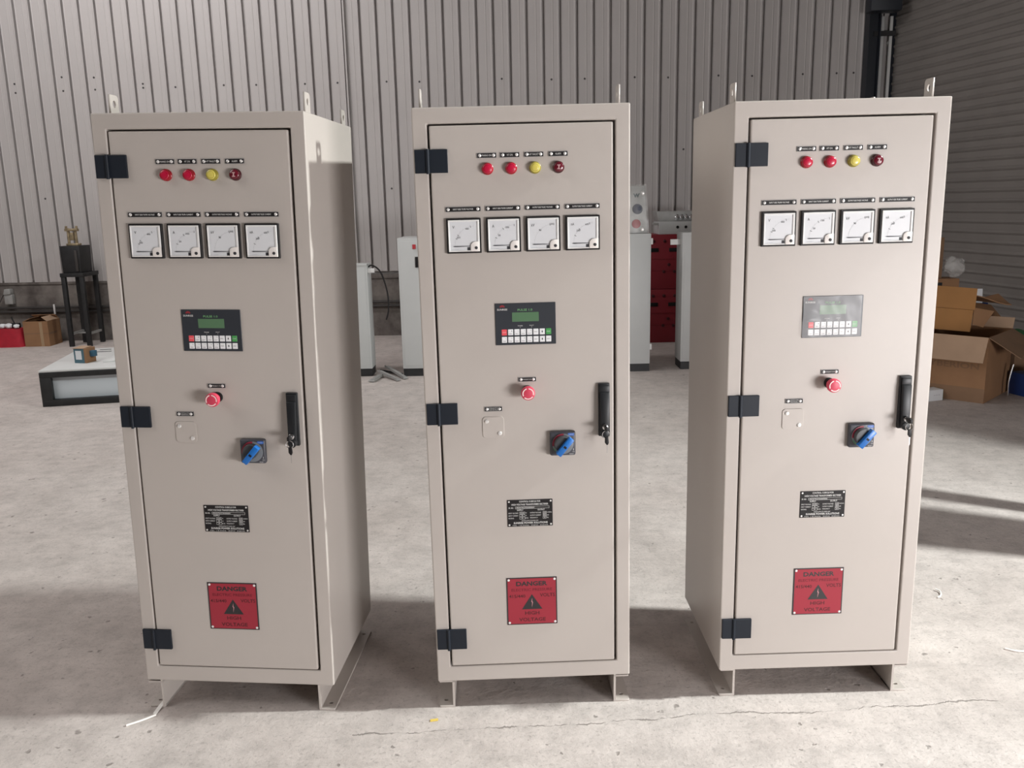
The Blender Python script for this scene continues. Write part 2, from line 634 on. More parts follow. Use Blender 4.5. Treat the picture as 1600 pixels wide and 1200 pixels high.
# roof
b = BM()
box(b, -16, -9.0, 6.2, 9, 12, 6.35)
struct('ceiling', b, CEIL)
b = BM()
box(b, -16, -9.15, 0, 9, -9.0, 6.2)
struct('wall_front', b, CLAD)
b = BM()
box(b, 4.48, 3.36, 0, 5.7, 3.46, 6.2)
struct('shade_fin', b, CLAD)  # unseen fin, added to keep the high opening's light off the carton heap
b = BM()
box(b, -16.15, -9, 0, -16, 12, 6.2)
struct('wall_left', b, CLAD)

# right-hand roller shutter wall
SH = wp(7.66)
SDIR = Vector((0.195, -0.981, 0)).normalized()
SANG = math.atan2(SDIR.y, SDIR.x)
b = BM()
LEN = 3.1
prev = None
zz = 0.0
pts = []
while zz < 5.2:
    pts += [(0.0, zz), (0.0, zz + 0.054), (0.010, zz + 0.062), (0.016, zz + 0.076), (0.010, zz + 0.090), (0.0, zz + 0.098)]
    zz += 0.1
for o_, z in pts:
    c = (b.verts.new((0.0, -o_, z)), b.verts.new((LEN, -o_, z)))
    if prev:
        b.faces.new((prev[0], prev[1], c[1], c[0]))
    prev = c
box(b, 0, 0.012, 0.0, LEN, 0.05, 5.2)
DOOR = struct('door_1', b, SHUTTER, None, SH + Vector((0, 0, 0.002)), (0, 0, SANG))
b = BM()
box(b, -0.035, -0.06, 0, 0.03, 0.06, 5.2)
obj('guide_rail', b, STEEL_BLUE, DOOR)
b = BM()
box(b, -0.10, 0.02, 5.2, LEN, 0.3, 6.19)
struct('wall_right', b, CLAD, None, SH, (0, 0, SANG))
# corner column, white conduits, motor housing
b = BM()
box(b, 7.325, -0.16, 0, 7.335, -0.02, 6.18)
box(b, 7.335, -0.095, 0, 7.445, -0.085, 6.18)
box(b, 7.445, -0.16, 0, 7.455, -0.02, 6.18)
struct('trim_1', b, STEEL_BLUE, None, WALL_O, (0, 0, WALL_YAW), smooth=False)
b = BM()
box(b, 7.268, -0.34, 3.50, 7.60, -0.165, 4.4, 0.006)
o = obj('shutter_motor_box', b, STEEL_BLUE, None, WALL_O, rot=(0, 0, WALL_YAW))
tag(o, 'black shutter motor housing at the top of the corner column', 'motor housing')
for i, (s, lb) in enumerate([(7.505, 'pale vertical conduit beside the dark corner column, left of two'), (7.60, 'pale vertical conduit next to the roller shutter, right of two')]):
    b = BM()
    box(b, s - 0.016, -0.075, 0.0, s + 0.016, -0.045, 3.49, 0.003)
    for z in (1.0, 2.2, 3.2):
        box(b, s - 0.02, -0.05, z, s + 0.02, 0.0, z + 0.03)
    o = obj('conduit', b, WHITE_PANEL, None, WALL_O, rot=(0, 0, WALL_YAW))
    tag(o, lb, 'conduit', 'conduits by the shutter')
b = BM()
box(b, 7.40, -0.11, 3.28, 7.64, -0.08, 3.33)
box(b, 7.40, -0.085, 3.28, 7.42, -0.0, 3.33)
o = obj('conduit_bracket', b, BLACK_STEEL, None, WALL_O, rot=(0, 0, WALL_YAW))
tag(o, 'dark bracket crossing the two pale conduits below the motor housing', 'bracket')

# pipes along the plinth wall
for z, r, lb in ((0.421, 0.017, 'upper dark pipe along the stained plinth wall'), (0.373, 0.015, 'lower dark pipe along the stained plinth wall')):
    b = BM()
    tube(b, [wp(-4.5, z, 0.03), wp(-1, z - 0.003, 0.03), wp(3.2, z, 0.03)], r)
    for s in (-3.4, -1.0, 0.6, 2.4):
        q = wp(s, z, 0.02)
        box(b, q.x - 0.012, q.y - 0.03, z - r - 0.006, q.x + 0.012, q.y + 0.02, z + r + 0.006)
    o = obj('pipe', b, PIPE)
    tag(o, lb, 'pipe', 'pipes on the plinth wall')
b = BM()
q = wp(-2.27, 0.40, 0.052)
box(b, q.x - 0.01, q.y - 0.008, 0.34, q.x + 0.01, q.y + 0.008, 0.46, 0.003)
o = obj('pipe_clip', b, WHITE)
tag(o, 'small white clip holding the two pipes', 'clip')
# switch box with its cable
bx = thing('socket_box', 'grey socket box on the plinth wall above the red bag', 'socket box', wp(-2.82, 0.47, 0.0), WALL_YAW)
b = BM()
box(b, -0.05, -0.065, 0, 0.05, -0.004, 0.12, 0.006)
obj('housing', b, GREY_METAL, bx)
b = BM()
prism(b, [(-0.05, 0.115), (0.045, 0.125), (0.04, 0.185), (-0.03, 0.185)], -0.08, -0.004, 0.006)
obj('cover', b, GREY_METAL, bx)
b = BM()
tube(b, smooth_pts([(-0.03, -0.03, 0.15), (-0.07, -0.03, 0.12), (-0.11, -0.05, 0.04), (-0.14, -0.065, -0.02)]), 0.006)
obj('cable', b, PIPE, bx)

# ------------------------------------------------------------------ control cabinets
CW, CH, CD, CF = 0.6, 1.807, 0.511, 0.091
HX = CW / 2


def X(v):
    return v - HX


def make_cabinet():
    root = thing('control_cabinet', '', 'control cabinet')
    # body shell, open at the front for the door
    dx0, dx1, dz0, dz1 = X(0.0411), X(0.559), CF + 0.0499, CH - 0.0438
    b = BM()
    o4 = [(-HX, CF), (HX, CF), (HX, CH), (-HX, CH)]
    i4 = [(dx0, dz0), (dx1, dz0), (dx1, dz1), (dx0, dz1)]
    fo = [b.verts.new((x, 0, z)) for x, z in o4]
    fi = [b.verts.new((x, 0, z)) for x, z in i4]
    ri = [b.verts.new((x, 0.035, z)) for x, z in i4]
    bo = [b.verts.new((x, CD, z)) for x, z in o4]
    for i in range(4):
        j = (i + 1) % 4
        b.faces.new((fo[i], fo[j], fi[j], fi[i]))
        b.faces.new((fi[i], fi[j], ri[j], ri[i]))
        b.faces.new((fo[j], fo[i], bo[i], bo[j]))
    b.faces.new(ri)
    b.faces.new(bo[::-1])
    bmesh.ops.recalc_face_normals(b, faces=b.faces[:])
    es = [e for e in b.edges if not (e.verts[0] in ri and e.verts[1] in ri) and not any((e.verts[0] in A_ and e.verts[1] in B_) or (e.verts[1] in A_ and e.verts[0] in B_) for A_, B_ in ((fo, fi),))]
    bmesh.ops.bevel(b, geom=es, offset=0.004, segments=3, affect='EDGES', profile=0.5)
    obj('body', b, PAINT, root, smooth=False)
    # door
    b = BM()
    box(b, dx0 + 0.0055, -0.001, dz0 + 0.003, dx1 - 0.007, 0.024, dz1 - 0.005, 0.004, 3)
    obj('door', b, PAINT, root, smooth=False)
    # hinges
    for zt, zb in ((1.695, 1.632), (0.980, 0.917), (0.268, 0.203)):
        h = BM()
        box(h, X(0.0045), -0.008, zb, X(0.0375), 0.0, zt, 0.0015)
        box(h, X(0.0425), -0.009, zb, X(0.095), -0.001, zt, 0.0015)
        ho = obj('hinge', h, NAVY, root, smooth=False)
        h = BM()
        cyl(h, (X(0.040), -0.009, zb - 0.002), (X(0.040), -0.009, zt + 0.001), 0.0048, 14)
        obj('hinge_barrel', h, NAVY, ho)
    # lifting lugs
    lug0 = None
    for xs in (-1, 1):
        for y0, y1 in ((0.074, 0.119), (0.466, 0.507)):
            out = [(0, 0), (y1 - y0, 0), (y1 - y0, 0.048)] + [(y1 - y0 - 0.012 + 0.012 * math.cos(a), 0.048 + 0.012 * math.sin(a)) for a in (0.4, 0.8, 1.2, PI / 2)] + [(0, 0.06)]
            bm_ = holed_plate(out, [circle((y1 - y0) / 2, 0.035, 0.0105)], 0.006)
            for v in bm_.verts:   # plate x -> world y, plate y -> world z, thickness -> world x
                v.co = Vector((v.co.z, v.co.x, v.co.y))
            bmesh.ops.recalc_face_normals(bm_, faces=bm_.faces[:])
            obj('lifting_lug', bm_, PAINT, root, (xs * (HX - 0.020) - 0.003, y0, CH - (0.002 if y0 < 0.2 else 0.010)), smooth=False)
    # base channels
    for xs in (-1, 1):
        f_ = holed_plate(rounded(0.0, 0.0, 0.050, CD - 0.005, 0.006, 3), [rounded(0.022, 0.026, 0.036, 0.036, 0.0045, 3), rounded(0.022, 0.470, 0.036, 0.480, 0.0045, 3)], 0.007)
        box(f_, 0.0, 0.0, 0.001, 0.0065, CD - 0.005, CF + 0.006)
        box(f_, 0.0, 0.0, CF - 0.004, 0.046, CD - 0.005, CF)
        for v in f_.verts:
            v.co.x = xs * (v.co.x + (HX - 0.0505))
        bmesh.ops.recalc_face_normals(f_, faces=f_.faces[:])
        obj('base_channel', f_, PAINT, root, (0, 0.001, 0), smooth=False)

    # small engraved label plates
    def label_plate(cx, cz, w, h, lines):
        b_ = BM()
        box(b_, -w / 2, -0.0025, -h / 2, w / 2, 0, h / 2, 0.0006, 1)
        pl = obj('label_plate', b_, PLATE, root, (cx, -0.001, cz))
        b_ = BM()
        t = 0.0007
        for x0, z0, x1, z1 in ((-w / 2, h / 2 - t, w / 2, h / 2), (-w / 2, -h / 2, w / 2, -h / 2 + t), (-w / 2, -h / 2, -w / 2 + t, h / 2), (w / 2 - t, -h / 2, w / 2, h / 2)):
            poly_face(b_, [(x0, z0), (x1, z0), (x1, z1), (x0, z1)], -0.0027)
        obj('border', b_, BORDER, pl, smooth=False)
        obj('lettering', text_bm(lines, 0.0028), LETTER, pl, smooth=False)
        for sx in (-1, 1):
            b_ = BM()
            rr = min(h * 0.33, 0.0042)
            lathe(b_, [(rr, 0), (rr, 0.0012), (rr * .7, 0.0022), (0, 0.0026)], (sx * (w / 2 - rr - 0.0035), -0.0025, 0), seg=14)
            obj('screw', b_, SCREW, pl)
        return pl

    for x_, s_ in ((0.2025, 'MAINS ON'), (0.266, 'HT ON'), (0.3325, 'HT FAULT'), (0.3995, 'ALARM')):
        label_plate(X(x_), 1.676, 0.0535, 0.0135, [(s_, 0, 0, 0.0035 * len(s_) - 0.002, 0.005)])
    for x_, s_ in ((0.132, 'INPUT SIDE TR.PRI VOLTAGE'), (0.243, 'INPUT SIDE TR.PRI CURRENT'), (0.3535, 'OUTPUT SIDE TR.SEC VOLTAGE'), (0.465, 'OUTPUT SIDE TR.SEC CURRENT')):
        label_plate(X(x_), 1.5325, 0.098, 0.0135, [(s_, 0, 0, 0.056, 0.0042, 0.01)])
    label_plate(0.0, 1.044, 0.0515, 0.0125, [('EMERGENCY STOP', 0, 0, 0.030, 0.0032)])
    label_plate(X(0.199), 0.959, 0.0515, 0.0135, [('COMMUNICATION', 0, 0.0025, 0.028, 0.0028), ('TERMINALS', 0, -0.0025, 0.026, 0.0028)])

    # indicator lamps
    for i, (x_, lm, rm) in enumerate(((0.2035, RED_LENS, LAMP_RIM_RED), (0.269, RED_LENS, LAMP_RIM_RED), (0.335, YELLOW_LENS, LAMP_RIM_YEL), (0.400, MAROON_LENS, LAMP_RIM_MAR))):
        b = BM()
        lathe(b, [(0.0165, 0), (0.0165, 0.004), (0.0150, 0.0055), (0.0150, 0.012), (0.0135, 0.0145), (0.0125, 0.0145)], seg=32)
        la = obj('indicator_lamp', b, rm, root, (X(x_), -0.001, 1.640))
        b = BM()
        lathe(b, [(0.0128, 0.012), (0.0128, 0.0148), (0.011, 0.0162), (0.006, 0.0172), (0, 0.0175)], seg=32)
        obj('lens', b, lm, la)
        b = BM()
        if i == 3:
            for zz in (-0.005, 0.005):
                poly_face(b, [(-0.0045, zz - 0.0012), (0.0045, zz - 0.0012), (0.0045, zz + 0.0012), (-0.0045, zz + 0.0012)], -0.0178)
            poly_face(b, [(-0.0022, -0.004), (0.0012, -0.004), (0.0022, 0.004), (-0.0012, 0.004)], -0.0178)
            obj('lamp_mark', b, PINKISH, la, smooth=False)
        else:
            arc_strip(b, 0, 0, 0.0095, 0.0103, 0, 360, -0.0171, 24)
            obj('lens_ring', b, rm, la, smooth=False)

    # panel meters
    for x_, unit, n1, p1, n2, p2, arc in ((0.132, 'V', '200', (-.0148, -.004), '400', (.0094, .0194), (2, 3, 7)), (0.243, 'A', '50', (-.012, -.001), '100', (.0108, .0205), (2, 5, 8)),
                                          (0.354, 'kV', '50', (-.0085, .0105), '100', (.0235, .0265), (4, 7, 8)), (0.465, 'mA', '200', (-.0125, .0065), '600', (.0120, .0230), (2, 4, 7))):
        h = 0.0482
        b = BM()
        box(b, -h, -0.009, -h, h, 0, h, 0.001, 1)
        me = obj('panel_meter', b, BLACK, root, (X(x_), -0.001, 1.4595))
        b = BM()
        hi, hb = 0.0435, 0.0385
        for x0, z0, x1, z1 in ((-hi, hi - .004, hi, hi), (-hi, -hi, hi, -hi + .0035), (-hi, -hi + .0035, -hi + .0035, hi - .004), (hi - .006, -hi + .0035, hi, hi - .004)):
            box(b, x0, -0.0125, z0, x1, -0.0085, z1, 0.0009, 1)
        obj('border', b, WHITE, me)
        b = BM()
        box(b, -hi + .002, -0.0096, -hi + .002, hi - .002, -0.0088, hi - .002)
        obj('scale_plate', b, DIAL, me, smooth=False)
        b = BM()
        poly_face(b, [(0.0085, -0.0405), (0.0165, -0.0405), (0.0165, -0.0315), (0.0085, -0.0315)], -0.0100)
        obj('symbol_mark', b, INK, me, smooth=False)
        obj('unit_lettering', text_bm([(unit, -0.0285, 0.0245, 0.006 * len(unit) ** .6, 0.0075)], 0.0100), INK, me, smooth=False)
        b = BM()
        for n_, p_ in ((n1, p1), (n2, p2)):
            text_bm([(n_, p_[0], p_[1], 0.0033 * len(n_), 0.0050)], 0.0100, b)
        ctr, rad = (0.030, -0.0290), 0.0560
        for kk in arc:
            a = math.radians(180 - kk * 11.25)
            d = Vector((math.cos(a), math.sin(a)))
            n_ = Vector((-d.y, d.x)) * 0.0005
            q0, q1 = Vector(ctr) + d * (rad - .004), Vector(ctr) + d * (rad + .002)
            poly_face(b, [tuple(q0 - n_), tuple(q0 + n_), tuple(q1 + n_), tuple(q1 - n_)], -0.0100)
        obj('scale_marking', b, INK, me, smooth=False)
        b = BM()
        arc_strip(b, ctr[0], ctr[1], rad - .0008, rad, 92, 178, -0.00985, 24)
        text_bm([('1.5  EN 60051', -0.024, -0.0375, 0.016, 0.0022)], 0.0099, b)
        for kk in range(0, 9):
            a = math.radians(178 - kk * 10.7)
            d = Vector((math.cos(a), math.sin(a)))
            n_ = Vector((-d.y, d.x)) * 0.0003
            q0, q1 = Vector(ctr) + d * rad, Vector(ctr) + d * (rad + .003)
            poly_face(b, [tuple(q0 - n_), tuple(q0 + n_), tuple(q1 + n_), tuple(q1 - n_)], -0.00985)
        obj('scale_arc', b, FAINT, me, smooth=False)
        b = BM()
        poly_face(b, [(-0.032, -0.0288), (-0.026, -0.0302), (0.018, -0.0295), (0.018, -0.0281), (-0.026, -0.0274)], -0.0108)
        obj('needle', b, INK, me, smooth=False)
        b = BM()
        cv = [(0.0435, -0.0435), (0.0435, -0.0165), (0.031, -0.0165)] + [(0.031 - 0.0125 * math.sin(a), -0.029 + 0.0125 * math.cos(a)) for a in (.4, .8, 1.2, PI / 2)] + [(0.0185, -0.0435)]
        prism(b, cv, -0.0145, -0.009, 0.0007)
        obj('corner_cover', b, CREAM, me)
        b = BM()
        lathe(b, [(0.0043, 0.0143), (0.0043, 0.0155), (0.003, 0.016), (0, 0.016)], (0.0335, 0, -0.0335), seg=16)
        obj('zero_screw', b, INK, me)

    # keypad panel
    kp_z = 1.2065
    b = BM()
    box(b, -0.0865, -0.003, -0.060, 0.0865, 0, 0.060, 0.0006, 1)
    kp = obj('keypad_panel', b, KEYPAD, root, (X(0.2990), -0.001, kp_z))
    b = BM()
    box(b, -0.0382, -0.0035, 0.0070, 0.0382, -0.002, 0.0335)
    obj('display_screen', b, LCD, kp, smooth=False)
    obj('green_lettering', text_bm([('PULSE 1.0', -0.001, 0.0405, 0.042, 0.0062, 0.01)], 0.0034), GREEN_TXT, kp, smooth=False)
    obj('white_lettering', text_bm([('SUNRISE', -0.066, 0.0425, 0.029, 0.0052, 0.01), ('POWER', -0.0155, -0.0052, 0.014, 0.0030), ('FAULT', 0.0172, -0.0048, 0.012, 0.0030), ('I', -0.0155, -0.0098, 0.0006, 0.003), ('I', 0.0172, -0.0095, 0.0006, 0.003)], 0.0034), LETTER, kp, smooth=False)
    b = BM()
    for kk in range(3):
        arc_strip(b, -0.066, 0.0475, 0.0030 + 0.0018 * kk, 0.0041 + 0.0018 * kk, 15, 165, -0.0034, 8)
    obj('logo_mark', b, LOGO_RED, kp, smooth=False)
    words = [['STOP', 'SET', 'ALT', 'AUTO', 'OUT', 'INC', '', 'START'], ['TIME', 'MODE', 'CLEAR', 'MENU', 'SAVE', 'RESET', '', 'ENT']]
    marks = BM()
    for r_ in range(2):
        for c_ in range(8):
            kx, kz = -0.0618 + 0.01815 * c_, (-0.0232, -0.0445)[r_]
            km = KEY_WHITE
            if r_ == 0 and c_ in (0, 7):
                km = KEY_RED if c_ == 0 else KEY_GREEN
            b = BM()
            box(b, kx - 0.0074, -0.0042, kz - 0.0085, kx + 0.0074, -0.002, kz + 0.0085, 0.0007, 1)
            obj('key_button', b, km, kp)
            if c_ == 6:
                poly_face(marks, [(kx - .002, kz), (kx, kz - .004), (kx + .002, kz), (kx, kz + .004)], -0.0043)
            elif r_ == 0 and c_ in (0, 7):
                pass
            else:
                text_bm([(words[r_][c_], kx, kz - (0.0042 if c_ < 5 else 0), 0.0088, 0.0028)], 0.0043, marks)
                if c_ < 5:
                    text_bm([(str(c_ + 5 * r_), kx + 0.0035, kz + 0.0038, 0.0018, 0.0030)], 0.0043, marks)
    obj('key_marking', marks, INK, kp, smooth=False)
    obj('key_lettering', text_bm([('STOP', -0.0618, -0.0232, 0.010, 0.003), ('START', -0.0618 + 0.01815 * 7, -0.0232, 0.0105, 0.003)], 0.0044), LETTER, kp, smooth=False)

    # emergency stop
    b = BM()
    lathe(b, [(0.011, 0.0), (0.011, 0.022), (0.014, 0.026), (0.0195, 0.030), (0.0205, 0.034), (0.0205, 0.040), (0.019, 0.0445), (0.014, 0.0465), (0, 0.047)], seg=36)
    es_ = obj('emergency_stop_button', b, ESTOP_RED, root, (0.0, -0.001, 1.0105))
    b = BM()
    lathe(b, [(0.0155, 0), (0.0155, 0.006), (0.014, 0.009), (0.011, 0.0095)], seg=32)
    obj('collar', b, BLACK, es_)
    b = BM()
    for a0 in (60, 180, 300):
        arc_strip(b, 0, 0, 0.0136, 0.0166, a0 - 65, a0 + 25, -0.0469, 10)
        a = math.radians(a0 - 72)
        d, t = Vector((math.cos(a), math.sin(a))), Vector((-math.sin(a), math.cos(a)))
        q = d * 0.0151
        poly_face(b, [tuple(q - t * .002), tuple(q + t * .0025 + d * .0025), tuple(q + t * .0025 - d * .0025)], -0.0469)
    obj('arrow_marking', b, ESTOP_MARK, es_, smooth=False)

    # access plate
    b = BM()
    prism(b, rounded(-0.0315, -0.0315, 0.0315, 0.0315, 0.010, 5), -0.0025, 0, 0.0006)
    ap = obj('access_plate', b, PAINT, root, (X(0.1975), -0.001, 0.904), smooth=False)
    for sx, sz in ((-0.0185, 0.0185), (0.0185, -0.0185)):
        b = BM()
        lathe(b, [(0.0058, 0.002), (0.0058, 0.005), (0.0045, 0.0068), (0.0015, 0.0072), (0, 0.0072)], (sx, 0, sz), seg=16)
        obj('screw', b, SCREW, ap)

    # isolator switch
    b = BM()
    box(b, -0.0375, -0.017, -0.0365, 0.0375, 0, 0.0365, 0.005, 3)
    sw = obj('isolator_switch', b, SWITCH_GREY, root, (X(0.3995), -0.001, 0.8515))
    b = BM()
    lathe(b, [(0.0310, 0.0165), (0.0310, 0.0195), (0.027, 0.021), (0.0, 0.021)], seg=40)
    obj('dial_ring', b, SWITCH_RING, sw)
    b = BM()
    arc_strip(b, 0, 0, 0.0240, 0.0312, 85, 190, -0.0215, 16)
    obj('off_marking', b, SWITCH_RED, sw, smooth=False)
    b = BM()
    arc_strip(b, 0, 0, 0.0275, 0.0305, 205, 240, -0.0205, 8)
    obj('on_marking', b, GREEN_DOT, sw, smooth=False)
    b = BM()
    lathe(b, [(0.0262, 0.020), (0.0255, 0.032), (0.0235, 0.036), (0.0, 0.037)], seg=40)
    for v in b.verts:   # the knob is cut flat along the grip
        n_ = v.co.x * math.cos(math.radians(-40)) + v.co.z * math.sin(math.radians(-40))
        if n_ > 0.006:
            v.co.x -= (n_ - 0.006) * 0.45 * math.cos(math.radians(-40))
            v.co.z -= (n_ - 0.006) * 0.45 * math.sin(math.radians(-40))
    obj('knob', b, KNOB_GREY, sw)
    b = BM()
    box(b, -0.031, -0.050, -0.0085, 0.031, -0.030, 0.0085, 0.002)
    bmesh.ops.rotate(b, cent=(0, 0, 0), matrix=Matrix.Rotation(math.radians(-50), 3, 'Y'), verts=b.verts)
    bmesh.ops.translate(b, vec=(0.004, 0, -0.003), verts=b.verts)
    hd = obj('switch_lever', b, BLUE, sw)
    b = BM()
    box(b, -0.0032, -0.0504, -0.0045, 0.0032, -0.045, 0.0045)
    bmesh.ops.rotate(b, cent=(0, 0, 0), matrix=Matrix.Rotation(math.radians(-50), 3, 'Y'), verts=b.verts)
    bmesh.ops.translate(b, vec=(0.004, 0, -0.003), verts=b.verts)
    obj('lever_slot', b, BLACK, hd)
    b = BM()
    prism(b, rounded(0.0145, 0.0235, 0.034, 0.0315, 0.0035, 4), -0.0176, -0.0165)
    obj('badge', b, LOGO_BLUE, sw, smooth=False)
    obj('lettering', text_bm([('I', 0.031, -0.018, 0.0012, 0.006), ('ON', 0.031, -0.025, 0.006, 0.003), ('RESET', 0.026, -0.0315, 0.013, 0.003), ('----', 0.0243, 0.0275, 0.012, 0.0008)], 0.0178), LETTER, sw, smooth=False)

    # swing handle with lock and keys
    hz = 0.948
    b = BM()
    box(b, -0.0165, -0.012, -0.079, 0.0165, 0, 0.079, 0.002)
    hn = obj('door_handle', b, HANDLE_BLACK, root, (X(0.5225), -0.001, hz))
    b = BM()
    prism(b, [(-0.0115, -0.070), (0.0115, -0.070), (0.0135, 0.055), (-0.0135, 0.055)], -0.028, -0.012, 0.003)
    box(b, -0.0145, -0.018, 0.050, 0.0145, -0.012, 0.074, 0.003)
    for v in b.verts:
        if v.co.z > 0.03 and v.co.y < -0.018:
            v.co.y += (v.co.z - 0.03) * 0.22
    lathe(b, [(0.0122, 0.010), (0.0122, 0.030), (0.0105, 0.031), (0.0, 0.031)], (0, 0, -0.068), seg=24)
    lv = obj('lever', b, HANDLE_BLACK, hn)
    b = BM()
    lathe(b, [(0.0085, 0.028), (0.0085, 0.033), (0.006, 0.0345), (0, 0.0345)], (0, 0, -0.046), seg=24)
    obj('lock_cylinder', b, CHROME, hn)
    b = BM()
    box(b, -0.0035, -0.062, -0.052, 0.0035, -0.034, -0.040, 0.001)
    lathe(b, [(0.0, -0.0025), (0.0085, -0.0025), (0.0085, 0.0025), (0, 0.0025)], (0, -0.050, -0.046), (1, 0, 0), 18)
    obj('key', b, BLACK, hn)
    b = BM()
    ring = [(0.011 * math.cos(a), -0.050, -0.064 + 0.011 * math.sin(a)) for a in [2 * PI * q / 20 for q in range(21)]]
    tube(b, ring, 0.0011, 6)
    obj('key_ring', b, CHROME, hn)
    b = BM()
    prism(b, [(-0.004, -0.072), (0.006, -0.070), (0.008, -0.088), (0.005, -0.095), (0.001, -0.095), (-0.004, -0.088)], -0.053, -0.049, 0.001)
    sk = obj('spare_key', b, BLACK, hn)
    b = BM()
    prism(b, [(0.0015, -0.094), (0.0042, -0.094), (0.0035, -0.118), (0.002, -0.120)], -0.0518, -0.0502)
    obj('key_blade', b, CHROME, sk)

    # rating plate
    b = BM()
    box(b, -0.068, -0.002, -0.042, 0.068, 0, 0.042, 0.0005, 1)
    rp = obj('rating_plate', b, PLATE, root, (X(0.299), -0.001, 0.636))
    L_ = [('CONTROL CUBICLE FOR', 0.0, 0.0365, 0.064, 0.0052, .012), ('HIGH VOLTAGE TRANSFORMER RECTIFIER', 0.0, 0.0272, 0.110, 0.0056, .012),
          ('SR. NO.', -0.0565, 0.0172, 0.015, 0.0045, .01), ('SPS/HVTR/23724/00000001', -0.0135, 0.0172, 0.054, 0.0046), ('SUPPLY', -0.0295, 0.0098, 0.019, 0.0050, .01), ('OUTPUT', 0.0335, 0.0098, 0.021, 0.0050, .01),
          ('INPUT VOLTAGE', -0.0500, 0.0005, 0.029, 0.0040), ('INPUT CURRENT', -0.0500, -0.0075, 0.029, 0.0040), ('RATING', -0.0565, -0.0155, 0.016, 0.0040),
          ('415/440', -0.0235, 0.0005, 0.0115, 0.004), ('70', -0.0235, -0.0075, 0.005, 0.004), ('29', -0.0235, -0.0155, 0.005, 0.004), ('V', -0.0115, 0.0005, 0.003, 0.004), ('A', -0.0115, -0.0075, 0.003, 0.004), ('KVA', -0.0095, -0.0155, 0.009, 0.004),
          ('OUTPUT VOLTAGE', 0.0165, 0.0005, 0.033, 0.0040), ('OUTPUT CURRENT', 0.0165, -0.0075, 0.033, 0.0040), ('FREQUENCY', 0.0115, -0.0155, 0.023, 0.0040),
          ('100', 0.0440, 0.0005, 0.007, 0.004), ('800', 0.0440, -0.0075, 0.007, 0.004), ('50', 0.0440, -0.0155, 0.005, 0.004), ('KV(PEAK)', 0.0580, 0.0005, 0.014, 0.004), ('mA', 0.0535, -0.0075, 0.006, 0.004), ('Hz', 0.0530, -0.0155, 0.005, 0.004),
          ('MANUFACTURED BY', 0.0, -0.0238, 0.050, 0.0032), ('SUNRISE POWER SOLUTIONS', 0.0015, -0.0307, 0.102, 0.0062, .015), ('TEL. / E-MAIL  INFO  INDIA', 0.0, -0.0385, 0.108, 0.0026)]
    b = text_bm(L_, 0.0023)

    def frame(x0, z0, x1, z1, t=0.0006):
        for q in ((x0, z0, x1, z0 + t), (x0, z1 - t, x1, z1), (x0, z0, x0 + t, z1), (x1 - t, z0, x1, z1)):
            poly_face(b, [(q[0], q[1]), (q[2], q[1]), (q[2], q[3]), (q[0], q[3])], -0.0023)
    frame(-0.044, 0.0138, 0.058, 0.0207)
    for z_ in (0.0005, -0.0075, -0.0155):
        frame(-0.0315, z_ - 0.0035, -0.0150, z_ + 0.0035)
        frame(0.0385, z_ - 0.0035, 0.0495, z_ + 0.0035)
    obj('lettering', b, LETTER, rp, smooth=False)
    for sx in (-1, 1):
        for sz in (-1, 1):
            b = BM()
            lathe(b, [(0.0030, 0.0015), (0.0026, 0.003), (0, 0.0036)], (sx * 0.0625, 0, sz * 0.0365), seg=12)
            obj('rivet', b, SCREW, rp)

    # danger sign
    b = BM()
    box(b, -0.077, -0.002, -0.077, 0.077, 0, 0.077, 0.0004, 1)
    ds = obj('danger_sign', b, SIGN_BLACK, root, (X(0.2990), -0.001, 0.352))
    b = BM()
    poly_face(b, [(-0.0735, -0.074), (0.0735, -0.074), (0.0735, 0.074), (-0.0735, 0.074)], -0.0022)
    obj('red_field', b, SIGN_RED, ds, smooth=False)
    obj('black_lettering', text_bm([('DANGER', 0, 0.0575, 0.0950, 0.0150, .035)], 0.0025), SIGN_BLACK, ds, smooth=False)
    for q in ([('415/440', -0.0450, 0.0170, 0.050, 0.0105, .015)], [('VOLTS', 0.0475, 0.0190, 0.046, 0.0115, .015)], [('HIGH', 0, -0.0390, 0.044, 0.0115, .02), ('VOLTAGE', 0, -0.0605, 0.082, 0.0120, .02)]):
        obj('dark_red_lettering', text_bm(q, 0.0025), SIGN_DARKRED, ds, smooth=False)
    obj('dim_lettering', text_bm([('ELECTRIC PRESSURE', 0, 0.0375, 0.124, 0.0090, .012)], 0.0025), SIGN_DIM, ds, smooth=False)
    b = BM()
    poly_face(b, [(-0.0315, -0.0265), (0.0315, -0.0265), (0, 0.0225)], -0.0024)
    tri = obj('warning_triangle', b, SIGN_BLACK, ds, smooth=False)
    b = BM()
    poly_face(b, [(0.0005, 0.0105), (-0.0022, -0.002), (0.0002, -0.004), (-0.0010, -0.0215), (0.0030, -0.003), (0.0006, -0.0008)], -0.0027)
    obj('lightning_bolt', b, mat('bolt_pink', (0.55, 0.25, 0.27), 0.5), tri, smooth=False)
    for sx in (-1, 1):
        for sz in (-1, 1):
            b = BM()
            lathe(b, [(0.0040, 0.0015), (0.0035, 0.003), (0, 0.0036)], (sx * 0.0700, 0, sz * 0.0700), seg=12)
            obj('rivet', b, WHITE, ds)
    return root


def place(root, x, y, a, rx, ry, label):
    """root at the front-centre foot; the box leans by rx, ry on its feet, the feet stay flat on the floor"""
    root['label'] = label
    root['group'] = 'beige control cabinets'
    root.location = (x + HX * math.cos(a), y + HX * math.sin(a), 0)
    root.rotation_euler = (0, 0, a)
    T = Matrix.Rotation(rx, 4, 'X') @ Matrix.Rotation(ry, 4, 'Y')
    for ch in root.children:
        if ch.name.startswith('base_channel'):
            continue
        L_ = T @ Vector(ch.location)
        ch.location = L_
        ch.rotation_euler = T.to_euler()


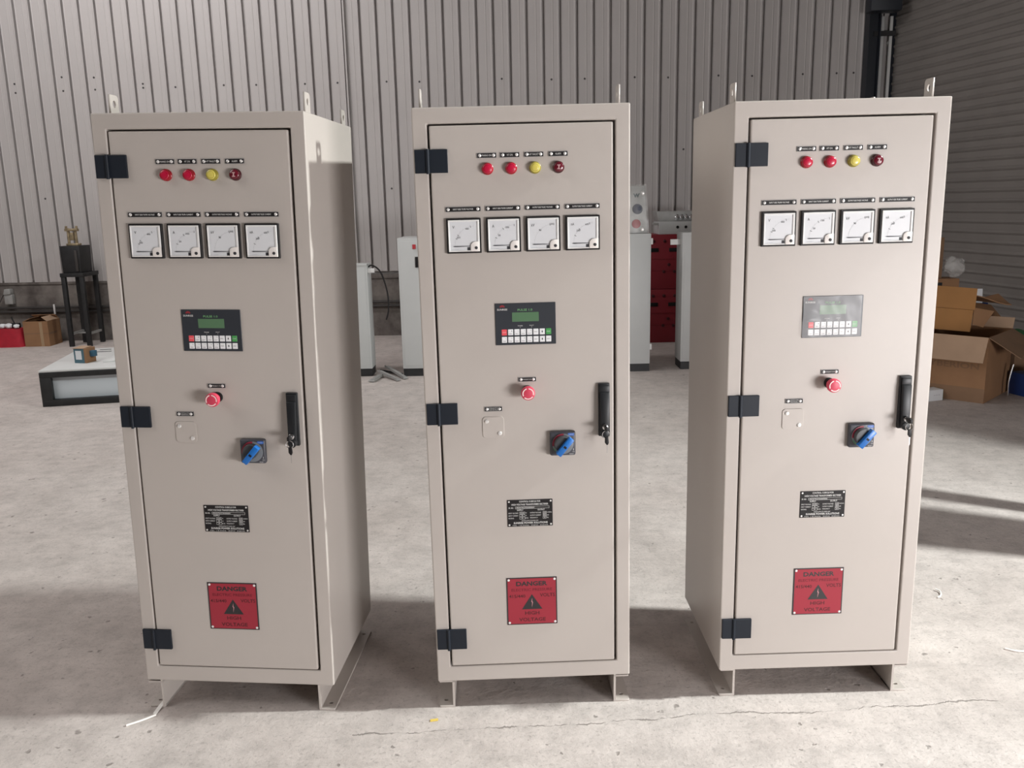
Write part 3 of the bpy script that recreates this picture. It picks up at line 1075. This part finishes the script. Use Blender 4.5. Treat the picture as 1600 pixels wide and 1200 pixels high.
cabA = make_cabinet()
cabB = dup(cabA)
cabC = dup(cabA)
bpy.context.view_layer.update()
place(cabA, -1.1742, 2.4677, -0.0698, -0.0002, 0.0162, 'leftmost tall beige control cabinet, sunlight across the top of its right side')
place(cabB, -0.2499, 2.4295, 0.0242, -0.0067, -0.0052, 'middle one of three tall beige control cabinets, seen square from the front')
place(cabC, 0.6345, 2.4621, 0.0108, 0.0040, -0.0048, 'rightmost tall beige control cabinet, loose clear film over its keypad')
# loose protective film on the right cabinet's keypad
kpC = [c for c in cabC.children if c.name.startswith('keypad_panel')][0]
b = BM()
NX, NZ = 36, 26
g = []
for j in range(NZ + 1):
    row = []
    for i in range(NX + 1):
        u, v = i / NX, j / NZ
        x = -0.0875 + u * 0.169 - 0.006 * (1 - v) * (1 - u) * math.sin(v * 7)
        z = -0.0575 + v * 0.1175
        n_ = noise.noise(Vector((u * 3.2, v * 2.6, 3.1)))
        n2 = noise.noise(Vector((u * 9 + v * 4, v * 3 - u * 3, 8.7)))
        bulge = 0.006 * math.exp(-((u - 0.10) ** 2 + (v - 0.42) ** 2) / 0.02)
        row.append(b.verts.new((x, -0.0058 - 0.0022 * max(n_, -0.2) - 0.0007 * n2 - bulge, z)))
    g.append(row)
for j in range(NZ):
    for i in range(NX):
        b.faces.new((g[j][i], g[j][i + 1], g[j + 1][i + 1], g[j + 1][i]))
FILM = bpy.data.materials.new('protective_film')
FILM.use_nodes = True
nt = FILM.node_tree
pr = nt.nodes['Principled BSDF']
pr.inputs['Base Color'].default_value = (0.8, 0.78, 0.78, 1)
pr.inputs['Roughness'].default_value = 0.24
pr.inputs['Alpha'].default_value = 0.17
pr.inputs['Specular IOR Level'].default_value = 0.5
fo = obj('protective_film', b, FILM, kpC)
fo['label'] = 'crinkled clear protective film'

# ------------------------------------------------------------------ pale grey cabinets further back
def grey_cabinet(label, x0, x1, yf, depth, h, rz=0.0, extras=None):
    t = thing('grey_cabinet', label, 'cabinet', ((x0 + x1) / 2, yf, 0), rz, 'pale grey cabinets behind')
    w = (x1 - x0) / 2
    b = BM()
    box(b, -w, 0, 0.072, w, depth, h, 0.004)
    obj('body', b, GREY_CAB, t)
    b = BM()
    box(b, -w + 0.004, 0.004, 0.0, w - 0.004, depth - 0.004, 0.074)
    obj('plinth', b, BLACK_STEEL, t)
    b = BM()
    box(b, -w + 0.02, -0.004, 0.10, w - 0.02, 0.002, h - 0.03, 0.002)
    obj('door_panel', b, GREY_CAB, t)
    return t, w


t, w = grey_cabinet('low pale grey cabinet with black plinth just right of the leftmost beige one', -1.83, -1.293, 7.84, 0.22, 1.035)
b = BM()
box(b, w - 0.012, 0.03, 0.955, w + 0.06, 0.05, 0.995, 0.002)
obj('bracket', b, WHITE, t)
b = BM()
box(b, -w - 0.0, -0.006, 1.020, w, 0.06, 1.042, 0.003)
obj('top_flange', b, GREY_CAB, t)
b = BM()
tube(b, smooth_pts([(w - 0.01, 0.08, 1.0), (w + 0.04, 0.06, 1.02), (w + 0.115, 0.05, 0.955), (w + 0.165, 0.05, 0.78), (w + 0.170, 0.05, 0.62), (w + 0.145, 0.05, 0.52)]), 0.0075, 8)
cb = obj('cable', b, BLACK, t)
t, w = grey_cabinet('pale grey cabinet with red tag, peeking out left of the middle beige cabinet', -1.003, 0.10, 7.80, 0.45, 1.263)
b = BM()
box(b, -w + 0.135, -0.012, 1.165, -w + 0.165, -0.004, 1.205, 0.002)
obj('red_tag', b, LOGO_RED, t)
b = BM()
box(b, -w + 0.155, -0.014, 1.00, -w + 0.200, -0.004, 1.095, 0.002)
obj('black_latch', b, BLACK, t)
t, w = grey_cabinet('pale grey cabinet carrying the wrapped metal box, right of the middle beige cabinet', 0.12, 1.277, 7.80, 0.45, 1.258)
for z_ in (1.16, 0.20):
    b = BM()
    box(b, w - 0.004, 0.01, z_, w + 0.018, 0.03, z_ + 0.055, 0.002)
    obj('hinge', b, WHITE, t)
t, w = grey_cabinet('pale grey cabinet with shaded left side, next to the rightmost beige cabinet', 1.571, 2.25, 7.86, 0.27, 1.257)
b = BM()
box(b, -w - 0.09, 0.10, 1.145, -w + 0.002, 0.12, 1.195, 0.002)
obj('bracket', b, WHITE, t)

# red cabinets stacked at the wall
redc = None
for zb, lb in ((0.0, 'lower red module of the stack by the back wall'), (0.594, 'upper red module of the stack by the back wall')):
    t = thing('red_module', lb, 'electrical module', (1.83, 9.43, zb), 0, 'stacked red modules')
    b = BM()
    box(b, -0.42, 0, 0, 0.42, 0.5, 0.590, 0.004)
    box(b, -0.415, -0.004, 0.325, 0.415, 0.002, 0.33)
    box(b, -0.415, -0.004, 0.20, 0.415, 0.002, 0.203)
    obj('body', b, RED_CAB, t)
    for x_ in (-0.26, -0.035, 0.19):
        b = BM()
        box(b, x_ - 0.055, -0.006, 0.405, x_ + 0.055, 0.002, 0.445, 0.002)
        obj('vent_slot', b, BLACK, t)
    for x_, z_ in ((-0.26, 0.52), (-0.14, 0.52), (-0.02, 0.52), (0.10, 0.52), (-0.09, 0.265), (-0.145, 0.19), (-0.03, 0.19)):
        b = BM()
        lathe(b, [(0.017, 0), (0.017, 0.006), (0.01, 0.009), (0, 0.009)], (x_, 0, z_), seg=12)
        obj('knob', b, RED_DARK, t)

# wrapped metal box on the grey cabinet
t = thing('wrapped_box', 'plastic wrapped grey metal box with red round mark on a grey cabinet', 'metal box', (0.98, 7.86, 1.2585), 0)
b = BM()
prism(b, [(-0.24, 0), (0.275, 0), (0.245, 0.42), (-0.22, 0.42)], 0, 0.22, 0.006)
obj('box_body', b, GREY_METAL, t)
b = BM()
lathe(b, [(0.04, 0.002), (0.04, 0.005), (0, 0.006)], (0.17, 0, 0.085), seg=20)
obj('red_mark', b, mat('mark_red', (0.36, 0.04, 0.05), 0.5), t)
b = BM()
lathe(b, [(0.045, 0.0), (0.045, 0.012), (0.03, 0.02), (0, 0.02)], (0.18, 0, 0.215), seg=18)
obj('round_knob', b, mat('dull_blue', (0.08, 0.09, 0.13), 0.5), t)
obj('lettering', text_bm([('w', 0.17, 0.335, 0.06, 0.035, .03)], 0.003), mat('ink_teal', (0.04, 0.07, 0.08), .6), t, smooth=False)
for x_, z_ in ((0.225, 0.355), (0.225, 0.035), (-0.2, 0.36), (-0.2, 0.05)):
    b = BM()
    lathe(b, [(0.018, 0), (0.016, 0.01), (0, 0.014)], (x_, 0, z_), seg=12)
    obj('bolt', b, SCREW, t)
b = BM()
for j in range(13):
    for i in range(15):
        u, v = i / 14, j / 12
        n_ = noise.noise(Vector((u * 6, v * 6, 1.2)))
        b.verts.new((-0.245 + u * (0.53 - 0.03 * v), -0.016 - 0.012 * abs(n_), 0.004 + v * 0.428))
b.verts.ensure_lookup_table()
for j in range(12):
    for i in range(14):
        q = j * 15 + i
        b.faces.new((b.verts[q], b.verts[q + 1], b.verts[q + 16], b.verts[q + 15]))
obj('plastic_wrap', b, WRAP, t)

# connector box on the red stack
t = thing('connector_box', 'grey connector box with silver glands on top of the red modules', 'connector box', (1.83, 9.44, 1.1845), 0)
b = BM()
prism(b, [(-0.20, 0), (0.32, 0), (0.32, 0.135), (-0.20, 0.135)], 0, 0.36, 0.004)
obj('lower_case', b, GREY_CAB, t)
b = BM()
prism(b, [(-0.20, 0.135), (0.32, 0.135), (0.30, 0.245), (-0.22, 0.245)], 0.05, 0.34, 0.004)
obj('upper_case', b, GREY_METAL, t)
for x_ in (0.0, 0.09, 0.18):
    b = BM()
    lathe(b, [(0.016, 0), (0.014, 0.004), (0, 0.005)], (x_, 0, 0.075), seg=12)
    obj('port', b, BLACK, t)
for x_ in (-0.01, 0.04, 0.09, 0.14):
    b = BM()
    lathe(b, [(0.022, 0), (0.022, 0.03), (0.014, 0.04), (0.012, 0.055), (0, 0.055)], (x_, 0.05, 0.165), (0.2, -0.7, 0.7), seg=12)
    obj('gland', b, CHROME, t)
b = BM()
box(b, -0.27, 0.02, 0.10, -0.195, 0.06, 0.125, 0.003)
obj('side_tab', b, GREY_METAL, t)

# ------------------------------------------------------------------ left background
# steel stand
t = thing('steel_stand', 'tall black welded steel stand by the back wall', 'stand', (-5.085, 10.03, 0), 0.0)
HS = 0.862
for lx, ly in ((-0.105, 0.0), (0.105, 0.0), (-0.105, 0.33), (0.105, 0.33)):
    b = BM()
    box(b, lx - 0.024, ly - 0.0, 0, lx + 0.024, ly + 0.045, HS - 0.04, 0.002)
    obj('leg', b, BLACK_STEEL, t)
b = BM()
box(b, -0.135, -0.005, HS - 0.045, 0.135, 0.385, HS, 0.003)
obj('top_frame', b, BLACK_STEEL, t)
b = BM()
for lx in (-0.105, 0.105):
    box(b, lx - 0.012, 0.04, 0.135, lx + 0.012, 0.335, 0.16)
box(b, -0.105, 0.15, 0.137, 0.105, 0.19, 0.150)
obj('lower_shelf', b, GREY_METAL, t)
t = thing('black_box_unit', 'black metal box standing on the steel stand', 'metal box', (-5.082, 10.05, HS + 0.001), 0.0)
b = BM()
prism(b, [(-0.105, 0), (0.105, 0), (0.115, 0.31), (-0.115, 0.31)], 0.0, 0.27, 0.003)
obj('case', b, BLACK_STEEL, t)
b = BM()
box(b, 0.055, -0.02, 0.02, 0.085, 0.0, 0.26, 0.004)
obj('side_bar', b, PIPE, t)
t = thing('brass_terminal', 'brass coloured terminal assembly on top of the black metal box', 'terminal', (-5.085, 10.16, HS + 0.3115), 0.0)
b = BM()
box(b, -0.07, -0.03, 0, 0.07, 0.06, 0.025, 0.004)
obj('base_plate', b, BRASS, t)
b = BM()
for x_ in (-0.045, 0.045):
    cyl(b, (x_, 0.0, 0.02), (x_ * 0.9, 0.0, 0.20), 0.016, 10)
box(b, -0.02, -0.02, 0.06, 0.02, 0.02, 0.15, 0.004)
obj('posts', b, BRASS, t)
b = BM()
box(b, -0.075, -0.025, 0.165, 0.075, 0.03, 0.195, 0.006)
for x_ in (-0.06, 0.06):
    cyl(b, (x_, 0, 0.19), (x_, 0, 0.225), 0.014, 10)
obj('cap_bar', b, BRASS, t)


# cartons
def carton(label, loc, rz, L_, W_, H_, m, flaps=(), tape=True, cat='cardboard box', tilt=None, inner=0.006, group=None):
    """open box, front along +x from its front-left corner; flaps: (side, length, angle_deg from upright outwards)"""
    t = thing('cardboard_box', label, cat, loc, rz, group)
    if tilt:
        t.rotation_euler = tilt
    b = BM()
    e = inner
    box(b, 0, 0, 0, L_, e, H_)
    box(b, 0, W_ - e, 0, L_, W_, H_)
    box(b, 0, e, 0, e, W_ - e, H_)
    box(b, L_ - e, e, 0, L_, W_ - e, H_)
    box(b, e, e, 0, L_ - e, W_ - e, e)
    obj('box_walls', b, m, t, smooth=False)
    for side, ln, ang, fm in flaps:
        b = BM()
        a = math.radians(ang)
        span = L_ if side in 'fb' else W_
        box(b, 0.004, -e / 2, 0.0, span - 0.004, e / 2, ln, 0.001, 1)
        for v in b.verts:  # slight curl
            v.co.y -= 0.10 * (v.co.z / max(ln, .01)) ** 2 * ln * 0.5
        # bend outwards: rotate about the rim
        R_ = Matrix.Rotation(a, 4, 'X')
        T = {'f': Matrix.Translation((0, e / 2, H_)), 'b': Matrix.Translation((L_, W_ - e / 2, H_)) @ Matrix.Rotation(PI, 4, 'Z'),
             'r': Matrix.Translation((L_ - e / 2, 0, H_)) @ Matrix.Rotation(PI / 2, 4, 'Z'), 'l': Matrix.Translation((e / 2, W_, H_)) @ Matrix.Rotation(-PI / 2, 4, 'Z')}[side]
        bmesh.ops.transform(b, matrix=T @ R_, verts=b.verts)
        obj('flap', b, fm, t, smooth=False)
    if tape:
        b = BM()
        box(b, L_ * 0.5 - 0.025, -0.001, 0.0, L_ * 0.5 + 0.025, 0.0005, H_ * 0.98)
        obj('tape', b, TAPE, t, smooth=False)
    return t


t = carton('brown taped cardboard box beside the red bag at the back wall', (-5.77, 10.10, 0), 0.02, 0.29, 0.30, 0.30, CARD,
           [('b', 0.10, -60, CARD), ('l', 0.09, -70, CARD), ('r', 0.08, -55, CARD_LIGHT)], tape=False)
b = BM()
box(b, 0.190, -0.0015, 0.0, 0.225, 0.0, 0.29)
obj('tape', b, TAPE, t, smooth=False)
b = BM()
box(b, 0.0, -0.0012, 0.152, 0.29, 0.0, 0.160)
box(b, 0.2885, 0.02, 0.14, 0.2912, 0.20, 0.165)
obj('seam', b, CARD_DARK, t, smooth=False)
# red bag with white packets
b = BM()
NXB, NZB = 16, 10
for j in range(NZB + 1):
    v = j / NZB
    for k in range(32):
        a = 2 * PI * k / 32
        n_ = 1 + 0.05 * noise.noise(Vector((math.cos(a) * 2, math.sin(a) * 2, v * 3)))
        wx = (0.185 - 0.045 * v) * n_
        wy = (0.12 - 0.03 * v) * n_
        sx = math.copysign(abs(math.cos(a)) ** 0.55, math.cos(a))
        sy = math.copysign(abs(math.sin(a)) ** 0.55, math.sin(a))
        b.verts.new((wx * sx, wy * sy, 0.215 * v + 0.006 * math.sin(a * 3) * v))
b.verts.ensure_lookup_table()
for j in range(NZB):
    for k in range(32):
        b.faces.new((b.verts[j * 32 + k], b.verts[j * 32 + (k + 1) % 32], b.verts[(j + 1) * 32 + (k + 1) % 32], b.verts[(j + 1) * 32 + k]))
b.faces.new([b.verts[k] for k in range(31, -1, -1)])
b.faces.new([b.verts[NZB * 32 + k] for k in range(32)])
bmesh.ops.recalc_face_normals(b, faces=b.faces[:])
o = obj('red_bag', b, RED_BAG, None, (-5.935, 10.19, 0.0))
o.location.x = -5.965
tag(o, 'red cloth bag on the floor at the left edge', 'bag')


def lump(name, loc, sx, sy, sz, m, seed, amp=0.25, sub=3):
    b = BM()
    bmesh.ops.create_icosphere(b, subdivisions=sub, radius=1.0)
    for v in b.verts:
        n_ = noise.noise(v.co * 1.6 + Vector((seed, 0, 0))) + 0.3 * noise.noise(v.co * 3.5 + Vector((0, seed, 0)))
        v.co *= 1 + amp * n_
        v.co = Vector((v.co.x * sx, v.co.y * sy, v.co.z * sz))
    zmin = min(v.co.z for v in b.verts)
    for v in b.verts:
        v.co.z -= zmin
    return obj(name, b, m, None, loc)


for x_, y_, s_, lb in ((-6.04, 10.15, (0.045, 0.035, 0.028), 'crumpled white packet in the red bag, leftmost'), (-5.955, 10.13, (0.042, 0.030, 0.030), 'crumpled white packet in the red bag, middle'), (-5.87, 10.14, (0.036, 0.030, 0.024), 'crumpled white packet in the red bag, rightmost')):
    o = lump('packet', (x_, y_, 0.2165), *s_, PAPER, x_ * 3, 0.35)
    tag(o, lb, 'packet', 'packets in the red bag')
b = BM()
box(b, -0.06, -0.03, 0, 0.06, 0.03, 0.055, 0.006)
cyl(b, (0.0, 0, 0.05), (-0.03, 0, 0.13), 0.008, 8)
o = obj('dark_tool', b, BLACK_STEEL, None, (-5.93, 10.215, 0.2165))
tag(o, 'dark tool poking out of the red bag', 'tool')

# cabinet lying on its back
t = thing('lying_cabinet', 'white cabinet lying down with its black base frame facing forward', 'cabinet', (-3.83, 6.83, 0), math.radians(11), None)
Lc, Dc, Hc = 0.95, 1.12, 0.283
for nm, q in (('frame_bar', (0, 0, Hc - 0.045, Lc, 0.05, Hc)), ('frame_bar', (0, 0, 0, Lc, 0.05, 0.055)), ('frame_post', (0, 0, 0.055, 0.085, 0.05, Hc - 0.045)), ('frame_post', (Lc - 0.085, 0, 0.055, Lc, 0.05, Hc - 0.045))):
    b = BM()
    box(b, *q, 0.003)
    obj(nm, b, BLACK_STEEL, t)
b = BM()
box(b, 0.01, 0.052, 0.0, Lc - 0.01, Dc, Hc - 0.002, 0.004)
obj('body', b, BLUE_PANEL, t)
b = BM()
box(b, 0.0, 0.005, Hc, Lc, Dc, Hc + 0.018, 0.004)
tp = obj('top_panel', b, WHITE_PANEL, t)
b = BM()
box(b, 0.43, 0.25, Hc + 0.017, 0.52, 0.95, Hc + 0.032, 0.003)
obj('ridge', b, WHITE_PANEL, tp)
for x_, y_, l_ in ((0.22, 0.98, 0.10), (0.22, 0.86, 0.13), (0.36, 1.03, 0.07), (0.52, 0.85, 0.10)):
    b = BM()
    box(b, x_, y_, Hc + 0.0165, x_ + l_, y_ + 0.028, Hc + 0.0190)
    obj('slot', b, BLACK, tp, smooth=False)
# little teal box on it
t = thing('small_carton', 'small teal and brown carton on the lying white cabinet', 'carton', (-3.695, 7.165, Hc + 0.0185), math.radians(-12))
b = BM()
box(b, 0, 0, 0, 0.115, 0.12, 0.125, 0.002)
obj('carton_body', b, CARD, t)
b = BM()
box(b, -0.001, -0.0012, 0.0, 0.095, 0.0, 0.125)
obj('teal_front', b, TEAL_BOX, t, smooth=False)
b = BM()
box(b, 0.015, -0.0022, 0.030, 0.072, -0.001, 0.105)
obj('white_sticker', b, PAPER, t, smooth=False)
b = BM()
box(b, -0.002, -0.01, 0.1245, 0.10, 0.10, 0.128)
bmesh.ops.rotate(b, cent=(0, 0, 0.1245), matrix=Matrix.Rotation(math.radians(3), 3, 'X'), verts=b.verts)
obj('lid_flap', b, CARD_LIGHT, t, smooth=False)
b = BM()
box(b, 0.113, 0.045, 0.05, 0.155, 0.09, 0.10, 0.004)
obj('blue_tab', b, BLUE_BOX, t)

# scrap strips on the floor between the grey cabinets
for i, (p0, p1, w_, z_, lb) in enumerate((((-1.262, 7.55, 0.012), (-1.215, 7.80, 0.016), 0.055, 0.03, 'short grey metal offcut, nearest of the pile before the grey cabinets'),
                                         ((-1.235, 7.86, 0.045), (-1.02, 7.58, 0.012), 0.045, 0.02, 'long grey metal strip across the front of the offcut pile'),
                                         ((-1.185, 8.02, 0.058), (-0.965, 7.655, 0.012), 0.045, 0.02, 'long grey metal strip at the back of the offcut pile'),
                                         ((-1.24, 8.02, 0.018), (-1.02, 7.83, 0.018), 0.03, 0.015, 'thin dark strip under the grey metal offcuts'))):
    b = BM()
    a, c = Vector(p0), Vector(p1)
    d = (c - a)
    L_ = d.length
    box(b, 0, -w_ / 2, -0.006, L_, w_ / 2, 0.006, 0.001, 1)
    box(b, 0, -w_ / 2, 0.004, L_, -w_ / 2 + 0.004, 0.004 + z_ * 0.6)
    o = obj('metal_strip', b, GREY_METAL if i < 3 else BLACK_STEEL, None, a)
    o.rotation_mode = 'QUATERNION'
    o.rotation_quaternion = d.to_track_quat('X', 'Z')
    tag(o, lb, 'metal strip', 'metal offcuts')

# ------------------------------------------------------------------ heap of cartons by the shutter
# big open carton: front faces the viewer's left, corner nearest the camera
rzb = math.radians(-45)
Lb, Wb, Hb = 0.62, 0.60, 0.50
corner = Vector((3.534, 6.262, 0))
org = corner - Vector((math.cos(rzb), math.sin(rzb), 0)) * Lb
big = carton('large open brown carton with drooping flaps by the roller shutter', (org.x, org.y, 0), rzb, Lb, Wb, Hb, CARD,
             [('f', 0.20, 152, CARD_LIGHT), ('r', 0.26, 118, CARD_DARK), ('b', 0.09, 20, CARD_LIGHT), ('l', 0.2, 60, CARD)], tape=False)
obj('lettering', text_bm([('NYBERION', 0.36, 0.275, 0.42, 0.045, .02)], 0.0012), CARD_PRINT, big, smooth=False)
b = BM()
box(b, 0.0, -0.0012, 0.0, Lb, 0.0, 0.11)
obj('tape', b, CARD_DARK, big, smooth=False)
# orange carton sitting in the mouth of the big one, tilted
o = thing('cardboard_box', 'orange brown carton tipped into the mouth of the large open carton', 'cardboard box', (3.13, 6.72, 0.53), 0, None)
o.rotation_euler = (math.radians(-2), math.radians(4), math.radians(-20))
b = BM()
box(b, 0, 0, 0, 0.45, 0.34, 0.17, 0.003)
obj('box_walls', b, CARD_ORANGE, o)
b = BM()
box(b, 0.0, 0.0, 0.172, 0.46, 0.006, 0.335)
for v in b.verts:
    v.co.y += (v.co.z - 0.172) * 0.25
obj('flap', b, CARD_ORANGE, o, smooth=False)
b = BM()
prism(b, [(0, 0), (0.17, -0.02), (0.10, -0.15), (0.01, -0.13)], 0, 0.005)
bmesh.ops.rotate(b, cent=(0, 0, 0), matrix=Matrix.Rotation(math.radians(25), 3, 'Z'), verts=b.verts)
bmesh.ops.translate(b, vec=(0.452, 0.01, 0.19), verts=b.verts)
obj('side_flap', b, CARD, o, smooth=False)
# supports of the heap
t = carton('brown carton buried at the back of the heap', (3.39, 7.20, 0), 0.0, 0.31, 0.40, 0.73, CARD_DARK, [], tape=False)
t = thing('cardboard_box', 'flattened brown carton sheet lying over the back of the heap', 'cardboard sheet', (3.62, 7.0, 0.645), math.radians(-10))
b = BM()
g = []
for j in range(7):
    row = []
    for i in range(13):
        u, v = i / 12, j / 6
        row.append((0.45 * u, 0.30 * v, 0.06 + 0.035 * math.sin(u * 5 + v * 2) - 0.05 * max(u - .8, 0)))
    g.append(row)
for j in range(6):
    for i in range(12):
        f = b.faces.new([b.verts.new(g[j][i]), b.verts.new(g[j][i + 1]), b.verts.new(g[j + 1][i + 1]), b.verts.new(g[j + 1][i])])
bmesh.ops.remove_doubles(b, verts=b.verts, dist=1e-5)
bmesh.ops.solidify(b, geom=b.faces[:], thickness=0.008)
obj('sheet', b, CARD, t)
t = thing('cardboard_box', 'small brown carton under the clear plastic bag', 'cardboard box', (3.45, 7.24, 0.735), math.radians(-3))
b = BM()
box(b, 0, 0, 0, 0.33, 0.2, 0.115, 0.003)
obj('box_walls', b, CARD, t)
b = BM()
box(b, 0.10, -0.0012, 0.05, 0.19, 0.0, 0.085)
obj('hand_hole', b, BLACK, t, smooth=False)
t = thing('cardboard_box', 'narrow dark brown carton standing upright on top of the heap', 'cardboard box', (3.42, 7.30, 0.852), math.radians(-3))
b = BM()
box(b, 0, 0, 0, 0.24, 0.15, 0.34, 0.003)
obj('box_walls', b, CARD_DARK, t)
b = BM()
lathe(b, [(0.03, 0.0005), (0.03, 0.0015), (0, 0.0015)], (0.155, 0, 0.13), seg=16)
obj('blue_print', b, DEEP_BLUE, t)
o = lump('plastic_bag', (3.765, 7.30, 0.851), 0.085, 0.07, 0.080, PLASTIC_BAG, 4.4, 0.30, 4)
tag(o, 'crumpled clear plastic bag on top of the carton heap', 'plastic bag')
t = thing('cardboard_box', 'brown carton half open behind the right flap of the large carton', 'cardboard box', (3.80, 6.98, 0.0), math.radians(12))
b = BM()
box(b, 0, 0, 0, 0.30, 0.34, 0.50, 0.003)
obj('box_walls', b, CARD_DARK, t)
b = BM()
box(b, -0.02, -0.12, 0.0, 0.22, 0.12, 0.006)
bmesh.ops.rotate(b, cent=(0, 0, 0), matrix=Matrix.Rotation(math.radians(35), 3, 'X') @ Matrix.Rotation(math.radians(10), 3, 'Y'), verts=b.verts)
bmesh.ops.translate(b, vec=(0.05, 0.02, 0.59), verts=b.verts)
obj('flap', b, CARD, t, smooth=False)
b = BM()
box(b, 0, 0, 0, 0.11, 0.012, 0.12, 0.002)
o = obj('paper_sheet', b, PAPER, None, (3.87, 7.215, 0.643), rot=(math.radians(-8), 0, math.radians(-6)))
tag(o, 'white paper sheet standing on the dark blue carton at the back of the heap', 'paper')
b = BM()
box(b, 0, 0, 0, 0.20, 0.06, 0.14, 0.004)
o = obj('blue_carton', b, DEEP_BLUE, None, (3.84, 7.20, 0.502), rot=(0, 0, math.radians(6)))
tag(o, 'dark blue carton under the white paper at the back of the heap', 'carton')
o = lump('green_packing', (4.27, 7.10, 0.312), 0.12, 0.08, 0.06, GREEN_PLASTIC, 9.1, 0.4)
tag(o, 'bunch of green plastic packing at the right edge of the heap', 'packing')
t = thing('cardboard_box', 'dark carton beneath the green packing', 'cardboard box', (4.135, 6.93, 0.0), math.radians(12))
b = BM()
box(b, 0, 0, 0, 0.45, 0.4, 0.31, 0.003)
obj('box_walls', b, CARD_DARK, t)
t = thing('blue_box', 'blue and white product box on the floor at the right edge', 'box', (3.965, 6.42, 0.0), math.radians(14))
b = BM()
box(b, 0, 0, 0, 0.26, 0.2, 0.172, 0.002)
obj('box_walls', b, DEEP_BLUE, t)
b = BM()
prism(b, [(-0.001, 0), (0.055, 0), (0.052, 0.172), (-0.001, 0.172)], -0.0015, 0.0)
obj('grey_panel', b, GREY_CAB, t, smooth=False)
b = BM()
prism(b, [(0.06, 0.09), (0.10, 0.06), (0.10, 0.068), (0.06, 0.10)], -0.0015, 0.0)
obj('white_stripe', b, PAPER, t, smooth=False)
b = BM()
tube(b, smooth_pts([(3.855, 6.50, 0.006), (3.852, 6.50, 0.12), (3.875, 6.50, 0.25)]), 0.007, 8)
o = obj('bent_rod', b, CHROME)
tag(o, 'thin bright bent rod leaning beside the large carton', 'rod')
t = thing('small_carton', 'little white and green box on the floor left of the large carton', 'carton', (3.15, 6.36, 0.0), math.radians(18))
b = BM()
box(b, 0, 0, 0, 0.16, 0.10, 0.085, 0.002)
obj('box_walls', b, PAPER, t)
b = BM()
box(b, 0.1595, 0.0, 0.0, 0.1612, 0.10, 0.085)
obj('green_end', b, GREEN_PLASTIC, t, smooth=False)
b = BM()
text_bm([('---', 0.10, 0.045, 0.06, 0.006)], 0.0012, b)
obj('print_lines', b, FAINT, t, smooth=False)

# ------------------------------------------------------------------ bits on the floor
def scrap(name, pts, r, m, label, cat='wire scrap', group=None):
    b = BM()
    tube(b, smooth_pts(pts, 5), r, 8)
    o = obj(name, b, m)
    tag(o, label, cat, group)


scrap('wire_scrap', [(-1.205, 2.365, 0.0035), (-1.165, 2.392, 0.0035), (-1.135, 2.418, 0.004)], 0.0032, WIRE_WHITE, 'white wire offcut on the floor before the leftmost cabinet', group='wire offcuts')
b = BM()
prism(b, [(-0.006, 0.0), (0.006, 0.0), (0.010, 0.05), (0.016, 0.062), (0.006, 0.072), (0.0, 0.055), (-0.004, 0.03)], 0.0, 0.002)
o = obj('tape_scrap', b, WIRE_WHITE, None, (-1.142, 2.425, 0.003), rot=(math.radians(-84), 0, 0))
tag(o, 'curl of clear tape beside the white wire offcut', 'tape scrap')
scrap('wire_scrap', [(1.647, 3.105, 0.003), (1.668, 3.125, 0.004), (1.678, 3.155, 0.006), (1.668, 3.17, 0.008)], 0.0030, WIRE_WHITE, 'curved white wire offcut on the floor right of the rightmost cabinet', group='wire offcuts')
scrap('wire_scrap', [(1.685, 2.71, 0.0035), (1.72, 2.69, 0.0035), (1.78, 2.69, 0.0035)], 0.0030, WIRE_WHITE, 'white wire offcut on the floor at the right edge of the picture', group='wire offcuts')
b = BM()
prism(b, [(-0.012, -0.004), (0.012, -0.006), (0.014, 0.004), (-0.010, 0.006)], 0.0, 0.002)
o = obj('yellow_scrap', b, YELLOW_BIT, None, (-0.261, 2.361, 0.003), rot=(math.radians(-88), 0, 0.3))
tag(o, 'tiny yellow scrap on the floor before the middle cabinet', 'scrap')

# ------------------------------------------------------------------ unseen cabinet and post, added right of the view to cast floor shadows
t, w = grey_cabinet('unseen tall grey cabinet added right of the view to cast a floor shadow', 2.92, 3.22, 3.22, 0.28, 1.80)
del t['group']
b = BM()
box(b, 2.95, 3.75, 0.0, 3.05, 3.84, 1.95, 0.004)
o = obj('shadow_post', b, BLACK_STEEL)
tag(o, 'unseen black post added right of the view to cast a floor shadow stripe', 'post')
